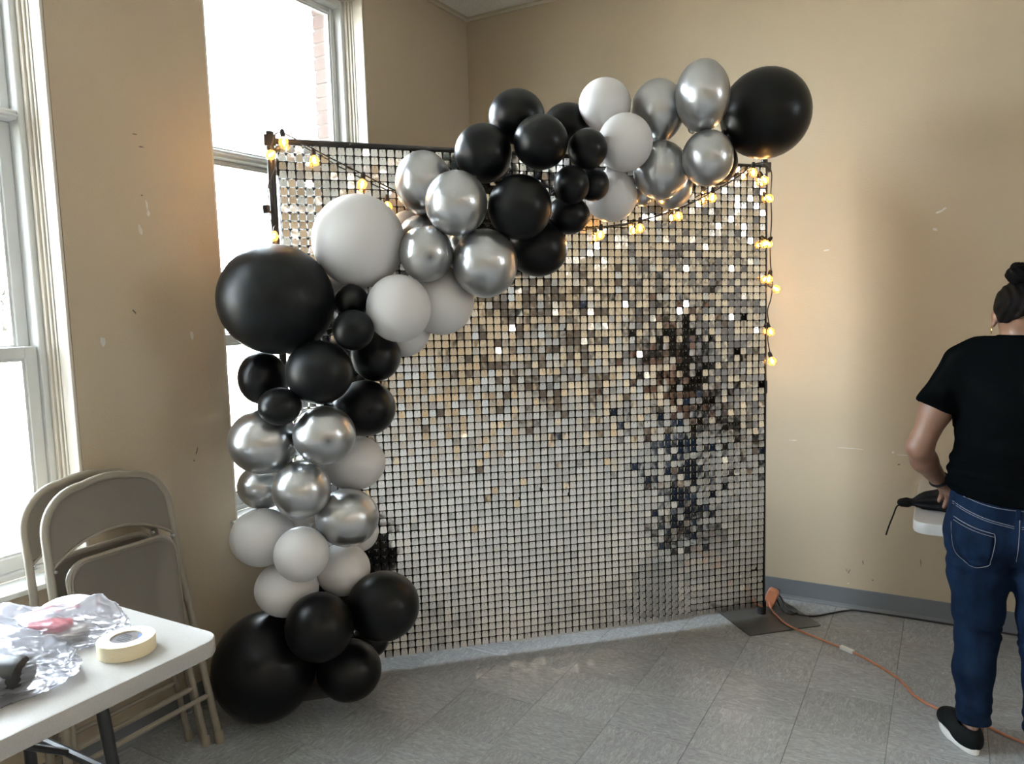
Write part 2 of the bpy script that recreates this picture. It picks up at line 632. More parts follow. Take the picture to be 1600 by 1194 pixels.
WALL_COL = (0.485, 0.40, 0.29)
M = {
    'wall': wall_mat('tan_wall_paint', WALL_COL),
    'ceiling': P('ceiling_board', (0.80, 0.79, 0.76), rough=0.9, var=0.08, scale=90, bump=0.4, bscale=160),
    'trim_metal': P('ceiling_angle_paint', (0.55, 0.50, 0.40), rough=0.5),
    'floor': floor_mat(),
    'floor_base': P('floor_adhesive', (0.075, 0.075, 0.07), rough=0.8),
    'cove': P('grey_vinyl_cove', (0.155, 0.165, 0.18), rough=0.42, var=0.05, scale=3),
    'jamb': P('cream_jamb_paint', (0.60, 0.55, 0.47), rough=0.42, var=0.03, scale=3),
    'vinyl': P('window_vinyl', (0.62, 0.62, 0.60), rough=0.38, var=0.03),
    'glass': film('window_glass', (0.97, 0.99, 0.98), 0.985, rough=0.01, gloss=0.3),
    'brick': P('pink_brick', (0.055, 0.024, 0.020), rough=0.85, var=0.2, scale=30, bump=0.3, bscale=120),
    'mortar': P('mortar', (0.10, 0.08, 0.07), rough=0.95, var=0.1, scale=30),
    'grass': grass_mat('lawn_grass', (0.010, 0.013, 0.005), (0.040, 0.040, 0.022)),
    'meadow': grass_mat('far_meadow', (0.004, 0.005, 0.0018), (0.008, 0.0085, 0.0035)),
    'leaf': P('tree_leaves', (0.010, 0.012, 0.005), rough=0.7, var=0.4, scale=0.8),
    'bark': P('tree_bark', (0.012, 0.010, 0.008), rough=0.9, var=0.3, scale=4),
    'concrete': P('pale_concrete', (0.58, 0.565, 0.53), rough=0.9, var=0.1, scale=1.5),
    'shade': P('window_blocker_cloth', (0.5, 0.46, 0.38), rough=0.9),  # cloth of the added light blocker in the far window
    'dim_ground': P('dim_ground', (0.05, 0.05, 0.05), rough=0.9, var=0.2, scale=3),  # unseen ground, kept dark to cut bounce light into the far window
    'door': P('dark_brown_door', (0.045, 0.028, 0.018), rough=0.4, var=0.25, scale=3, aniso=(6, 6, 0.6)),
    'steel': P('brushed_steel', (0.5, 0.5, 0.5), rough=0.3, metal=1.0),
    'mirror': mirror_mat(),
    'pin': P('clear_pin', (0.20, 0.19, 0.18), rough=0.25),
    'grid': film('gap_shade_grid', (0.27, 0.265, 0.26), 0.93, rough=0.2, diff=(0.1, 0.1, 0.1)),  # dark tint puts the shade between the tiles into the grid
    'black_metal': P('black_powder_coat', (0.018, 0.018, 0.019), rough=0.38, var=0.15, scale=12),
    'plate': P('dark_base_plate', (0.075, 0.075, 0.072), rough=0.33, var=0.08, scale=6),
    'b_k': P('black_latex', (0.0028, 0.0034, 0.0042), rough=0.32, var=0.10, scale=5, spec=0.24, bump=0.02, bscale=14),
    'b_kd': P('dusty_black_latex', (0.0050, 0.0058, 0.0068), rough=0.40, var=0.5, scale=9, spec=0.24, aniso=(1, 3, 1), bump=0.03, bscale=20),
    'b_w': P('white_latex', (0.72, 0.705, 0.70), rough=0.42, var=0.012, scale=3, sss=0.25),
    'b_s': silver_mat('chrome_silver_latex', False),
    'b_sd': silver_mat('chrome_silver_latex_spotted', True),
    'cord_black': P('black_rubber_cable', (0.014, 0.014, 0.014), rough=0.5),
    'cord_orange': P('orange_vinyl_cord', (0.50, 0.19, 0.10), rough=0.42, var=0.08, scale=20),
    'bulb_glass': film('amber_bulb_glass', (1.0, 0.86, 0.62), 0.84, rough=0.03, diff=(1.0, 0.55, 0.22), gloss=0.35),
    'filament': emit('glowing_filament', (1.0, 0.60, 0.24), BULB_STRENGTH),
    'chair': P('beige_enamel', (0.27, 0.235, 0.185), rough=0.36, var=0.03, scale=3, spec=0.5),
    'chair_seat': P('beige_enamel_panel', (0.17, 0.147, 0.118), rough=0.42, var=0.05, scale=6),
    'rubber': P('beige_rubber_foot', (0.25, 0.215, 0.165), rough=0.7),
    'table': P('white_granite_plastic', (0.42, 0.405, 0.385), rough=0.40, var=0.05, scale=220, bump=0.05, bscale=260),
    'tape': P('masking_tape', (0.82, 0.72, 0.50), rough=0.6, var=0.03, scale=60, aniso=(1, 1, 6)),
    'tape_label': P('grey_core_label', (0.22, 0.21, 0.22), rough=0.25, var=0.2, scale=40),
    'label_blue': P('blue_label_print', (0.10, 0.19, 0.42), rough=0.3, var=0.2, scale=60),
    'label_dark': P('dark_label_print', (0.07, 0.07, 0.08), rough=0.3),
    'bag': film('clear_polythene', (0.97, 0.97, 0.99), 0.66, rough=0.20, diff=(0.66, 0.67, 0.74), gloss=0.30),
    'red': P('red_plastic', (0.70, 0.055, 0.075), rough=0.35),
    'white_pl': P('white_plastic', (0.80, 0.83, 0.86), rough=0.35),
    'cream_pl': P('cream_card', (0.66, 0.58, 0.46), rough=0.6),
    'black_pl': P('black_plastic', (0.022, 0.022, 0.024), rough=0.32, var=0.3, scale=14),
    'tag': P('white_cord_tag', (0.75, 0.74, 0.70), rough=0.6),
    'skin': P('brown_skin', (0.185, 0.095, 0.060), rough=0.48, var=0.06, scale=14, bump=0.02, bscale=200),
    'hair': P('black_hair', (0.0022, 0.002, 0.002), rough=0.7, spec=0.05, var=0.4, scale=60, bump=0.15, bscale=90, aniso=(1, 1, 0.3)),
    'shirt': P('black_cotton', (0.0022, 0.0027, 0.0030), rough=1.0, var=0.15, scale=30, spec=0.0, bump=0.04, bscale=220),
    'jeans': P('dark_blue_denim', (0.0050, 0.0125, 0.031), rough=0.80, var=0.35, scale=24, bump=0.10, bscale=340, spec=0.06, aniso=(1, 1, 0.45)),
    'stitch': P('pale_thread', (0.17, 0.17, 0.20), rough=0.7),
    'shoe': P('black_canvas', (0.007, 0.0085, 0.009), rough=0.8, spec=0.1, var=0.2, scale=60),
    'sole': P('white_rubber', (0.72, 0.71, 0.68), rough=0.5, var=0.04, scale=30),
    'gold': P('gold', (0.75, 0.50, 0.20), rough=0.22, metal=1.0),
    'eye': P('eye_white', (0.75, 0.73, 0.70), rough=0.2),
    'cloth_black': P('black_nylon', (0.003, 0.003, 0.0034), rough=0.6, spec=0.12, var=0.2, scale=20),
    'lamp': emit('lamp_diffuser', (1.0, 0.88, 0.74), LAMP_STRENGTH),
    'lamp_body': P('lamp_housing', (0.7, 0.69, 0.66), rough=0.4),
    'chip': P('bare_plaster_chip', (0.62, 0.60, 0.56), rough=0.8, var=0.1, scale=60),
    'mark': P('dark_scuff', (0.16, 0.14, 0.115), rough=0.7),
}

# ================================================================== THE ROOM
XW, YW = -2.54, 4.009            # window wall plane, back wall plane
XE, YS = 8.2, -5.0               # far side of the hall, behind the camera
ZC = 3.252
WIN_Z0, WIN_Z1 = 0.70, 3.08
WIN_W = 0.967
WINS = [0.521, 2.104, -1.062, -2.645, -4.228]      # near edge (y) of each window opening


def struct(name, g, mat, label, smooth=False):
    return tag(obj(name, g, mat, smooth=smooth), label, kind='structure')


# floor: separate vinyl tiles on a dark bed
g = G().box(XW - 0.2, XE + 0.2, YS - 0.2, YW + 0.2, -0.12, -0.0035)
floor = struct('floor', g, M['floor_base'], 'grey polished floor of square vinyl tiles')
TS = 0.3048
tx0, ty0 = -0.7527, 2.1784
tile_g = G()
hs, bv = TS / 2 - 0.0006, 0.0011
tile_g.add([(-hs, -hs, -0.003), (hs, -hs, -0.003), (hs, hs, -0.003), (-hs, hs, -0.003),
            (-hs, -hs, -0.0007), (hs, -hs, -0.0007), (hs, hs, -0.0007), (-hs, hs, -0.0007),
            (-hs + bv, -hs + bv, 0), (hs - bv, -hs + bv, 0), (hs - bv, hs - bv, 0), (-hs + bv, hs - bv, 0)],
           [(0, 3, 2, 1)] + [(i, (i + 1) % 4, 4 + (i + 1) % 4, 4 + i) for i in range(4)]
           + [(4 + i, 4 + (i + 1) % 4, 8 + (i + 1) % 4, 8 + i) for i in range(4)] + [(8, 9, 10, 11)])
spots = []
for i in range(-7, 31):
    for j in range(-25, 8):
        cx, cy = tx0 + (i + 0.5) * TS, ty0 + (j + 0.5) * TS
        x0, x1 = max(cx - TS / 2, XW), min(cx + TS / 2, XE)
        y0, y1 = max(cy - TS / 2, YS), min(cy + TS / 2, YW)
        if x1 - x0 < 0.01 or y1 - y0 < 0.01:
            continue
        d = Vector((cx, cy, -CAM_H))
        z = d.dot(fw)
        px = 800 + 1191.48 * d.dot(rt2) / max(z, 0.01)
        py = 597 - 1191.48 * d.dot(up2) / max(z, 0.01)
        seen = z > 0.3 and -120 < px < 1720 and py < 1330
        spots.append((not seen, d.length, cx, cy, x0, x1, y0, y1, (i + j) % 2))
spots.sort()
tile_mesh = None
rest = G()
for n, (hid, dd, cx, cy, x0, x1, y0, y1, par) in enumerate(spots):
    if n < 300 and not hid:
        if tile_mesh is None:
            t0 = obj('floor_tile', tile_g, M['floor'], floor)
            tile_mesh = t0.data
            o = t0
        else:
            o = bpy.data.objects.new('floor_tile', tile_mesh)
            COL.objects.link(o)
            o.parent = floor
        o.location = ((x0 + x1) / 2, (y0 + y1) / 2, random.uniform(-0.0002, 0.0002))
        o.rotation_euler = (0, 0, PI / 2 if par else 0)
        fx, fy = (x1 - x0) / TS, (y1 - y0) / TS
        o.scale = (fy, fx, 1) if par else (fx, fy, 1)
    else:
        rest.box(x0 + 0.0008, x1 - 0.0008, y0 + 0.0008, y1 - 0.0008, -0.003, 0.0)
tag(obj('floor_tile_field', rest, M['floor'], floor), kind='stuff')

# window wall: plaster between, below and above the openings
g = G()
edges = sorted((y, y + WIN_W) for y in WINS)
ylast = YS - 0.2
for (a, b) in edges:
    g.box(XW - 0.2, XW, ylast, a, 0, ZC + 0.05)
    g.box(XW - 0.2, XW, a, b, 0, WIN_Z0 - 0.02)
    g.box(XW - 0.2, XW, a, b, WIN_Z1, ZC + 0.05)
    ylast = b
g.box(XW - 0.2, XW, ylast, YW + 0.2, 0, ZC + 0.05)
wall_left = struct('wall_left', g, M['wall'], 'tan painted window wall with tall piers between the windows')
# outer brick skin, up to the added roof slab
g = G()
ylast = YS - 0.3
BX0, BX1 = XW - 0.32, XW - 0.2
GROUND_Z = -0.3
for (a, b) in edges:
    a2, b2 = a + 0.045, b - 0.022
    g.box(BX0 + 0.006, BX1, ylast, a2, GROUND_Z, 5.75)
    g.box(BX0 + 0.006, BX1, a2, b2, GROUND_Z, WIN_Z0 - 0.04)
    g.box(BX0 + 0.006, BX1, a2, b2, WIN_Z1 + 0.02, 5.75)
    ylast = b2
g.box(BX0 + 0.006, BX1, ylast, YW + 0.3, GROUND_Z, 5.75)
wall_ext = struct('wall_exterior', g, M['mortar'], 'pink brick outer face seen at the far window reveal')
# individual bricks of the visible reveal (far side of the second window)
yb = 2.104 + WIN_W - 0.022
bmesh_brick = None
nb = int((WIN_Z1 - WIN_Z0) / 0.0677) + 1
for k in range(nb):
    z0 = WIN_Z0 - 0.03 + k * 0.0677
    if bmesh_brick is None:
        o = obj('brick', G().box(-0.055, 0.055, -0.045, 0.045, -0.0287, 0.0287), M['brick'], wall_ext)
        bevel(o, 0.003, 1)
        bmesh_brick = o.data
    else:
        o = bpy.data.objects.new('brick', bmesh_brick)
        COL.objects.link(o)
        o.parent = wall_ext
        bevel(o, 0.003, 1)
    o.location = (BX0 + 0.055 + random.uniform(-0.003, 0.002) + 0.0, yb + 0.045 - 0.006 + random.uniform(-0.002, 0.002), z0 + 0.0339)

wall_back = struct('wall_back', G().box(XW - 0.2, XE + 0.2, YW, YW + 0.2, 0, ZC + 0.05), M['wall'],
                   'long tan painted wall with scuffs behind the mirrored backdrop and the person')
FRONT_WINS = []          # near edge (x) of the openings in the end wall
RIGHT_WINS = [2.85]           # near edge (y) of the openings in the far side wall
g = G()
xl = XW - 0.2
for a in FRONT_WINS:
    g.box(xl, a, YS - 0.2, YS, 0, ZC + 0.05)
    g.box(a, a + WIN_W, YS - 0.2, YS, 0, WIN_Z0 - 0.02)
    g.box(a, a + WIN_W, YS - 0.2, YS, WIN_Z1, ZC + 0.05)
    xl = a + WIN_W
g.box(xl, XE + 0.2, YS - 0.2, YS, 0, ZC + 0.05)
wall_front = struct('wall_front', g, M['wall'], 'tan painted end wall with windows behind the camera')
g = G()
yl_ = YS - 0.2
for a in RIGHT_WINS:
    g.box(XE, XE + 0.2, yl_, a, 0, ZC + 0.05)
    g.box(XE, XE + 0.2, a, a + WIN_W, 0, WIN_Z0 - 0.02)
    g.box(XE, XE + 0.2, a, a + WIN_W, WIN_Z1, ZC + 0.05)
    yl_ = a + WIN_W
g.box(XE, XE + 0.2, yl_, YW + 0.2, 0, ZC + 0.05)
wall_right = struct('wall_right', g, M['wall'], 'tan painted side wall across the hall')
ceiling = struct('ceiling', G().box(XW - 0.2, XE + 0.2, YS - 0.2, YW + 0.2, ZC, ZC + 0.08), M['ceiling'], 'pale speckled board ceiling')
struct('roof', G().box(XW - 0.32, XE + 0.32, YS - 0.3, YW + 0.3, 5.55, 5.75), M['concrete'], 'flat roof slab added over the hall to block the sun')  # added to block the sun; its height sets the shadow on the lawn
struct('wall_sun_block', G().box(XE + 0.2, XE + 0.32, YS - 0.3, YW + 0.3, ZC + 0.06, 5.75), M['mortar'], 'unseen upper wall added above the far side of the hall to block the sun')  # added so the building's shadow reaches across the near lawn
struct('sun_block_slab', G().box(XE + 0.2, XE + 3.4, YS - 0.3, YW + 1.5, ZC + 0.06, ZC + 0.2), M['concrete'], 'unseen slab added along the far side of the hall to block the sun')  # added overhang keeps direct sun out of the far side window
# ceiling wall angles
g = G().box(XW, XW + 0.012, YS, YW, ZC - 0.022, ZC).box(XW, XW + 0.03, YS, YW, ZC - 0.006, ZC - 0.003)
struct('trim_1', g, M['trim_metal'], 'thin ceiling edge angle along the window wall')
g = G().box(XW + 0.012, XE, YW - 0.012, YW, ZC - 0.022, ZC).box(XW + 0.03, XE, YW - 0.03, YW, ZC - 0.006, ZC - 0.003)
struct('trim_2', g, M['trim_metal'], 'thin ceiling edge angle along the back wall')


def cove(name, p0, p1, nrm, label):
    """grey cove base with a small toe, along the line p0-p1; nrm points into the room"""
    prof = [(0.0, 0.0), (0.016, 0.0), (0.0145, 0.004), (0.0085, 0.010), (0.005, 0.02), (0.004, 0.097), (0.0025, 0.102), (0.0, 0.102)]
    p0, p1, nrm = Vector(p0), Vector(p1), Vector(nrm)
    vs = [p0 + nrm * a + Vector((0, 0, b)) for a, b in prof] + [p1 + nrm * a + Vector((0, 0, b)) for a, b in prof]
    n = len(prof)
    fs = [(i, (i + 1) % n, n + (i + 1) % n, n + i) for i in range(n)] + [tuple(range(n - 1, -1, -1)), tuple(range(n, 2 * n))]
    gg = G().add(vs, fs)
    return struct(name, gg, M['cove'], label)


cove('baseboard_back', (XW + 0.016, YW, 0), (XE, YW, 0), (0, -1, 0), 'grey vinyl cove base along the back wall')
cove('baseboard_left', (XW, YS, 0), (XW, YW, 0), (1, 0, 0), 'grey vinyl cove base under the windows')

# paint chips, scuffs and staples on the walls (thin raised or bare spots)
def chip(wall, name, mat, p, w, h, axis, tilt=0.0, jag=0.35, th=0.0012):
    n = 9
    pts = []
    for k in range(n):
        a = 2 * PI * k / n
        r = 1 + random.uniform(-jag, jag)
        u, v = w * r * math.cos(a), h * r * math.sin(a)
        pts.append((u * math.cos(tilt) - v * math.sin(tilt), u * math.sin(tilt) + v * math.cos(tilt)))
    if axis == 'x':
        Mx = Matrix(((0, 0, 1, p[0]), (1, 0, 0, p[1]), (0, 1, 0, p[2]), (0, 0, 0, 1)))
    else:
        Mx = Matrix(((1, 0, 0, p[0]), (0, 0, -1, p[1]), (0, 1, 0, p[2]), (0, 0, 0, 1)))
    return obj(name, G().prism(pts, -0.0005, th, Mx), mat, wall)


for (y, z, w, h, t) in ((1.802, 1.953, 0.005, 0.017, 0.1), (1.771, 1.860, 0.007, 0.019, 0.15), (1.806, 1.925, 0.006, 0.010, 0.1),
                        (1.593, 1.465, 0.009, 0.020, 0.0), (1.955, 1.469, 0.006, 0.018, 0.1), (1.978, 2.018, 0.004, 0.009, 0.2), (1.957, 1.50, 0.003, 0.02, 0.2)):
    chip(wall_left, 'paint_chip', M['chip'] if w > 0.0045 else M['wall'], (XW, y, z), w, h, 'x', t)
for (y, z, w, h, t) in ((1.775, 2.198, 0.008, 0.0025, 0.1), (1.799, 2.157, 0.010, 0.0025, 0.05), (1.786, 1.985, 0.003, 0.003, 0), (1.721, 1.568, 0.012, 0.003, -0.9), (1.94, 1.02, 0.014, 0.003, 1.2), (1.925, 0.985, 0.004, 0.004, 0)):
    chip(wall_left, 'scuff', M['mark'], (XW, y, z), w, h, 'x', t)
for (x, z, w, h, t) in ((-0.52, 1.774, 0.014, 0.004, 0.1), (-0.045, 1.918, 0.016, 0.005, 0.3), (-0.025, 1.93, 0.008, 0.004, 0.6), (-0.06, 1.842, 0.012, 0.006, -0.3),
                        (-0.66, 0.831, 0.020, 0.002, 0.05), (-0.40, 0.808, 0.06, 0.0015, -0.03), (-0.21, 0.802, 0.006, 0.006, 0.2), (-0.17, 0.792, 0.03, 0.0015, -0.05), (-0.396, 0.124, 0.004, 0.003, 0)):
    chip(wall_back, 'paint_chip', M['chip'], (x, YW, z), w, h, 'y', t)
for (x, z, w, h, t) in ((-0.392, 0.187, 0.002, 0.013, -0.4), (-0.403, 0.190, 0.0015, 0.010, 0.4), (-0.285, 0.16, 0.004, 0.004, 0), (-0.08, 0.28, 0.002, 0.02, 0.1), (-0.183, 0.745, 0.006, 0.003, 0.2), (-0.33, 0.24, 0.002, 0.012, 0.2)):
    chip(wall_back, 'scuff', M['mark'], (x, YW, z), w, h, 'y', t)

# ------------------------------------------------------------------ windows
def make_window(name, y0, label):
    w = thing(name, label, None, (XW, y0, WIN_Z0), kind='structure')
    W, Hh = WIN_W, WIN_Z1 - WIN_Z0
    e = 0.001
    # interior jamb liners and head
    g = G()
    for a, b in ((e, 0.012), (W - 0.012, W - e)):
        g.box(-0.105, -e, a, b, 0, Hh - e)
    g.box(-0.105, -e, 0.012, W - 0.012, Hh - 0.012, Hh - e)
    bevel(obj('jamb', g, M['jamb'], w), 0.002, 1)
    g = G()
    for x0, x1, th in ((-0.105, -0.088, 0.030), (-0.088, -0.074, 0.021), (-0.070, -0.060, 0.016)):
        g.box(x0, x1, 0.012, th, 0, Hh - 0.012)
        g.box(x0, x1, W - th, W - 0.012, 0, Hh - 0.012)
    bevel(obj('stop_bead', g, M['jamb'], w), 0.0015, 1)
    # vinyl frame
    g = G()
    for a, b in ((0.012, 0.050), (W - 0.050, W - 0.012)):
        g.box(-0.20, -0.106, a, b, 0, Hh - 0.012)
    g.box(-0.20, -0.106, 0.050, W - 0.050, Hh - 0.045, Hh - 0.012)
    g.box(-0.20, -0.106, 0.050, W - 0.050, 0.0, 0.022)
    bevel(obj('frame', g, M['vinyl'], w), 0.003, 1)
    zt0, zt1 = 2.200 - WIN_Z0, 2.230 - WIN_Z0
    g = G().box(-0.19, -0.112, 0.0505, W - 0.0505, zt0, zt1).box(-0.112, -0.106, 0.0505, W - 0.0505, zt0 + 0.008, zt1 - 0.012)
    bevel(obj('transom_bar', g, M['vinyl'], w), 0.003, 1)

    def sash(nm, xc, za, zb, rail_lo, rail_hi, st=0.04):
        g = G()
        y_a, y_b = 0.052, W - 0.052
        g.box(xc - 0.016, xc + 0.016, y_a, y_a + st, za, zb)
        g.box(xc - 0.016, xc + 0.016, y_b - st, y_b, za, zb)
        g.box(xc - 0.016, xc + 0.016, y_a + st, y_b - st, za, za + rail_lo)
        g.box(xc - 0.016, xc + 0.016, y_a + st, y_b - st, zb - rail_hi, zb)
        s = bevel(obj(nm, g, M['vinyl'], w), 0.003, 1)
        g = G()
        bb = 0.008
        for (a, b, c, d) in ((y_a + st, y_a + st + bb, za + rail_lo, zb - rail_hi), (y_b - st - bb, y_b - st, za + rail_lo, zb - rail_hi),
                             (y_a + st + bb, y_b - st - bb, za + rail_lo, za + rail_lo + bb), (y_a + st + bb, y_b - st - bb, zb - rail_hi - bb, zb - rail_hi)):
            g.box(xc - 0.008, xc + 0.008, a, b, c, d)
        obj('glazing_bead', g, M['vinyl'], s)
        obj('pane', G().box(xc - 0.002, xc + 0.002, y_a + st + 0.001, y_b - st - 0.001, za + rail_lo + 0.001, zb - rail_hi - 0.001), M['glass'], s)
        return s
    zm0, zm1 = 1.418 - WIN_Z0, 1.465 - WIN_Z0
    sash('transom_sash', -0.165, zt1 + 0.001, Hh - 0.046, 0.012, 0.024, 0.028)
    sash('upper_sash', -0.175, zm0 + 0.008, zt0 - 0.001, 0.034, 0.013)
    lo = sash('lower_sash', -0.135, 0.024, zm1 - 0.003, 0.05, 0.040)
    g = G().box(-0.150, -0.122, W * 0.5 - 0.03, W * 0.5 + 0.03, zm1 - 0.002, zm1 + 0.010)
    obj('sash_lock', g, M['vinyl'], lo)
    g = G().box(-0.112, 0.022, -0.03, W + 0.03, -0.0195, -0.0005)
    bevel(obj('sill', g, M['vinyl'], w), 0.004, 2)
    return w


WLAB = ['near tall window at the left edge of the picture, above the white table', 'tall window behind the balloon column and the left end of the backdrop',
        'third tall window along the window wall, behind the camera', 'fourth tall window along the window wall, behind the camera', 'fifth tall window along the window wall, behind the camera']
win = make_window('window_1', WINS[0], WLAB[0])
for i in range(1, 5):
    c = copy_tree(win)
    c.name = 'window_%d' % (i + 1)
    c.location = (XW, WINS[i], WIN_Z0)
    c['label'] = WLAB[i]
for i, a in enumerate(FRONT_WINS):
    c = copy_tree(win)
    c.name = 'window_%d' % (i + 6)
    c.location = (a + WIN_W, YS, WIN_Z0)
    c.rotation_euler = (0, 0, PI / 2)
    c['label'] = 'tall window in the end wall behind the camera, number %d from the window wall' % (i + 1)
for i, a in enumerate(RIGHT_WINS):
    c = copy_tree(win)
    c.name = 'window_%d' % (i + 10)
    c.location = (XE, a + WIN_W, WIN_Z0)
    c.rotation_euler = (0, 0, PI)
    c['label'] = 'tall window in the side wall across the hall, lower half covered by an added light blocker'
    bevel(obj('window_blocker', G().box(-0.062, -0.056, 0.035, WIN_W - 0.035, 0.002, 1.42), M['shade'], c), 0.001, 1)  # added panel covers the lower window to dim its light on the pier


def portal(c, out):
    # portals only guide the sampling of the daylight
    a = bpy.data.lights.new('window_portal', 'AREA')
    a.shape = 'RECTANGLE'
    a.size, a.size_y = WIN_W - 0.02, WIN_Z1 - WIN_Z0 - 0.02
    a.cycles.is_portal = True
    ao = bpy.data.objects.new('window_portal', a)
    COL.objects.link(ao)
    z = Vector(out)                      # a lamp shines along its -Z: into the room
    y = Vector((0, 0, 1))
    x = y.cross(z)
    c = Vector(c) + z * 0.215
    ao.matrix_world = Matrix(((x.x, y.x, z.x, c.x), (x.y, y.y, z.y, c.y), (x.z, y.z, z.z, (WIN_Z0 + WIN_Z1) / 2), (0, 0, 0, 1)))


for y in WINS:
    portal((XW, y + WIN_W / 2, 0), (-1, 0, 0))
for a in FRONT_WINS:
    portal((a + WIN_W / 2, YS, 0), (0, -1, 0))
for a in RIGHT_WINS:
    portal((XE, a + WIN_W / 2, 0), (1, 0, 0))

# unseen doors across the hall, added so the sequins mirror something dark
def make_door(name, y0, label):
    d = thing(name, label, None, (XE, y0, 0), kind='structure')
    bevel(obj('door_leaf', G().box(-0.045, -0.002, 0.05, 0.95, 0.006, 2.08), M['door'], d), 0.004, 1)
    bevel(obj('door_leaf', G().box(-0.045, -0.002, 0.956, 1.856, 0.006, 2.08), M['door'], d), 0.004, 1)
    g = G().box(-0.06, -0.001, 0, 0.046, 0.0, 2.13).box(-0.06, -0.001, 1.86, 1.906, 0.0, 2.13).box(-0.06, -0.001, 0.046, 1.86, 2.084, 2.13)
    obj('door_frame', g, M['door'], d)
    g = G()
    for yy in (0.88, 1.02):
        g.tube([(-0.046, yy, 1.0), (-0.09, yy, 1.0), (-0.09, yy, 1.2), (-0.046, yy, 1.2)], 0.01)
    obj('handle', g, M['steel'], d)


make_door('added_door_1', -0.6, 'unseen dark double door added for sequin reflections, nearer the back wall')
make_door('added_door_2', -3.9, 'unseen dark double door added for sequin reflections, farther from the back wall')

# ceiling lamps of the hall (out of the picture, seen mirrored in balloons and sequins)
def make_lamp(x, y, label):
    t = thing('ceiling_lamp', label, 'ceiling lamp', (x, y, ZC), group='hall ceiling lamps')
    g = G()
    g.box(-0.32, 0.32, -0.62, -0.58, -0.05, -0.001).box(-0.32, 0.32, 0.58, 0.62, -0.05, -0.001)
    g.box(-0.32, -0.28, -0.58, 0.58, -0.05, -0.001).box(0.28, 0.32, -0.58, 0.58, -0.05, -0.001)
    obj('housing', g, M['lamp_body'], t)
    obj('diffuser', G().box(-0.279, 0.279, -0.579, 0.579, -0.042, -0.030), M['lamp'], t)


for (x, y, l) in ((4.2, 2.0, 'warm ceiling lamp nearest the back wall, on the row nearer the windows'), (4.2, -0.9, 'warm ceiling lamp in the middle of the row nearer the windows'),
                  (4.2, -3.8, 'warm ceiling lamp nearest the end wall, on the row nearer the windows'), (6.8, 2.0, 'warm ceiling lamp nearest the back wall, on the row by the doors'),
                  (6.8, -0.9, 'warm ceiling lamp in the middle of the row by the doors'), (6.8, -3.8, 'warm ceiling lamp nearest the end wall, on the row by the doors')):
    make_lamp(x, y, l)

# ------------------------------------------------------------------ outdoors
g = G().box(-60, XW - 0.33, -60, 120, GROUND_Z - 0.3, GROUND_Z)
tag(obj('lawn', g, M['grass']), 'sunlit lawn with dry patches outside the windows', kind='structure')
tag(obj('lawn_side', G().box(XW - 0.32, 60, -60, YS - 0.33, GROUND_Z - 0.3, GROUND_Z), M['grass']), 'lawn beyond the end wall', kind='structure')
tag(obj('walkway', G().box(XE + 0.33, 60, YS - 0.32, 60, GROUND_Z - 0.3, GROUND_Z), M['dim_ground']), 'unseen ground beyond the far side of the hall, darkened to cut bounce light', kind='structure')  # dark surface limits the light reaching the far side window
tag(obj('lawn_far', G().box(-420, -60, -160, 330, GROUND_Z - 0.3, GROUND_Z), M['grass']), 'far lawn on the horizon outside', kind='structure')
tag(obj('ground_strip', G().box(-41, -23.6, -60, 120, GROUND_Z, GROUND_Z + 0.02), M['meadow']), 'darker strip of longer grass beyond the lawn', kind='structure')
tag(obj('pavement', G().box(-23.6, -8.6, -60, 120, GROUND_Z, GROUND_Z + 0.03), M['concrete']), 'pale sunlit pavement beyond the strip of lawn', kind='structure')


def tree(x, y, h, label, seed, spread=0.33, clear=0.3):
    rr = random.Random(seed)
    t = thing('tree', label, 'tree', (x, y, GROUND_Z), group='trees beyond the lawn')
    g = G()
    g.tube([(0, 0, 0), (0.02 * h, 0, h * 0.3), (0, 0.01 * h, h * 0.62)], [0.028 * h, 0.022 * h, 0.010 * h], 8)
    for k in range(7):
        a = rr.uniform(0, 2 * PI)
        z0 = h * rr.uniform(0.28, 0.5)
        L = h * rr.uniform(0.2, 0.32)
        g.tube([(0, 0, z0), (math.cos(a) * L * 0.6, math.sin(a) * L * 0.6, z0 + L * 0.5), (math.cos(a) * L, math.sin(a) * L, z0 + L * 0.9)], [0.011 * h, 0.008 * h, 0.003 * h], 5)
    obj('trunk', g, M['bark'], t, smooth=True)
    vs, fs = [], []
    cl = []
    for k in range(26):
        a = rr.uniform(0, 2 * PI)
        zz = rr.uniform(clear + 0.08, 0.93)
        prof = math.sin(PI * min(1, max(0, (zz - clear + 0.06) / (1.04 - clear)))) ** 0.7
        q = rr.uniform(0.25, 1.0) * spread * prof
        cl.append(Vector((q * math.cos(a) * h, q * math.sin(a) * h, zz * h)))
    for k in range(1500):
        c = rr.choice(cl)
        p = c + Vector((rr.gauss(0, 1), rr.gauss(0, 1), rr.gauss(0, 0.8))) * 0.055 * h
        s = h * rr.uniform(0.012, 0.024)
        n = Vector((rr.gauss(0, 1), rr.gauss(0, 1), rr.gauss(0, 1))).normalized()
        u = n.orthogonal().normalized()
        v = n.cross(u)
        b = len(vs)
        vs += [p - u * s, p + v * s * 0.6 + n * s * 0.1, p + u * s, p - v * s * 0.6 + n * s * 0.1]
        fs.append((b, b + 1, b + 2, b + 3))
    tag(obj('crown', G().add(vs, fs), M['leaf'], t), kind='stuff')


tree(-116, 58.5, 10.5, 'leafy tree on the horizon seen through the near window', 3)
tree(-88, 68.0, 13.5, 'pale leafy tree seen through the window behind the garland', 5)
tree(-96, 84.0, 12.0, 'smaller pale tree seen through the window behind the garland', 8)
tree(-130, 60.0, 8.0, 'small low tree on the horizon at the left picture edge', 9)

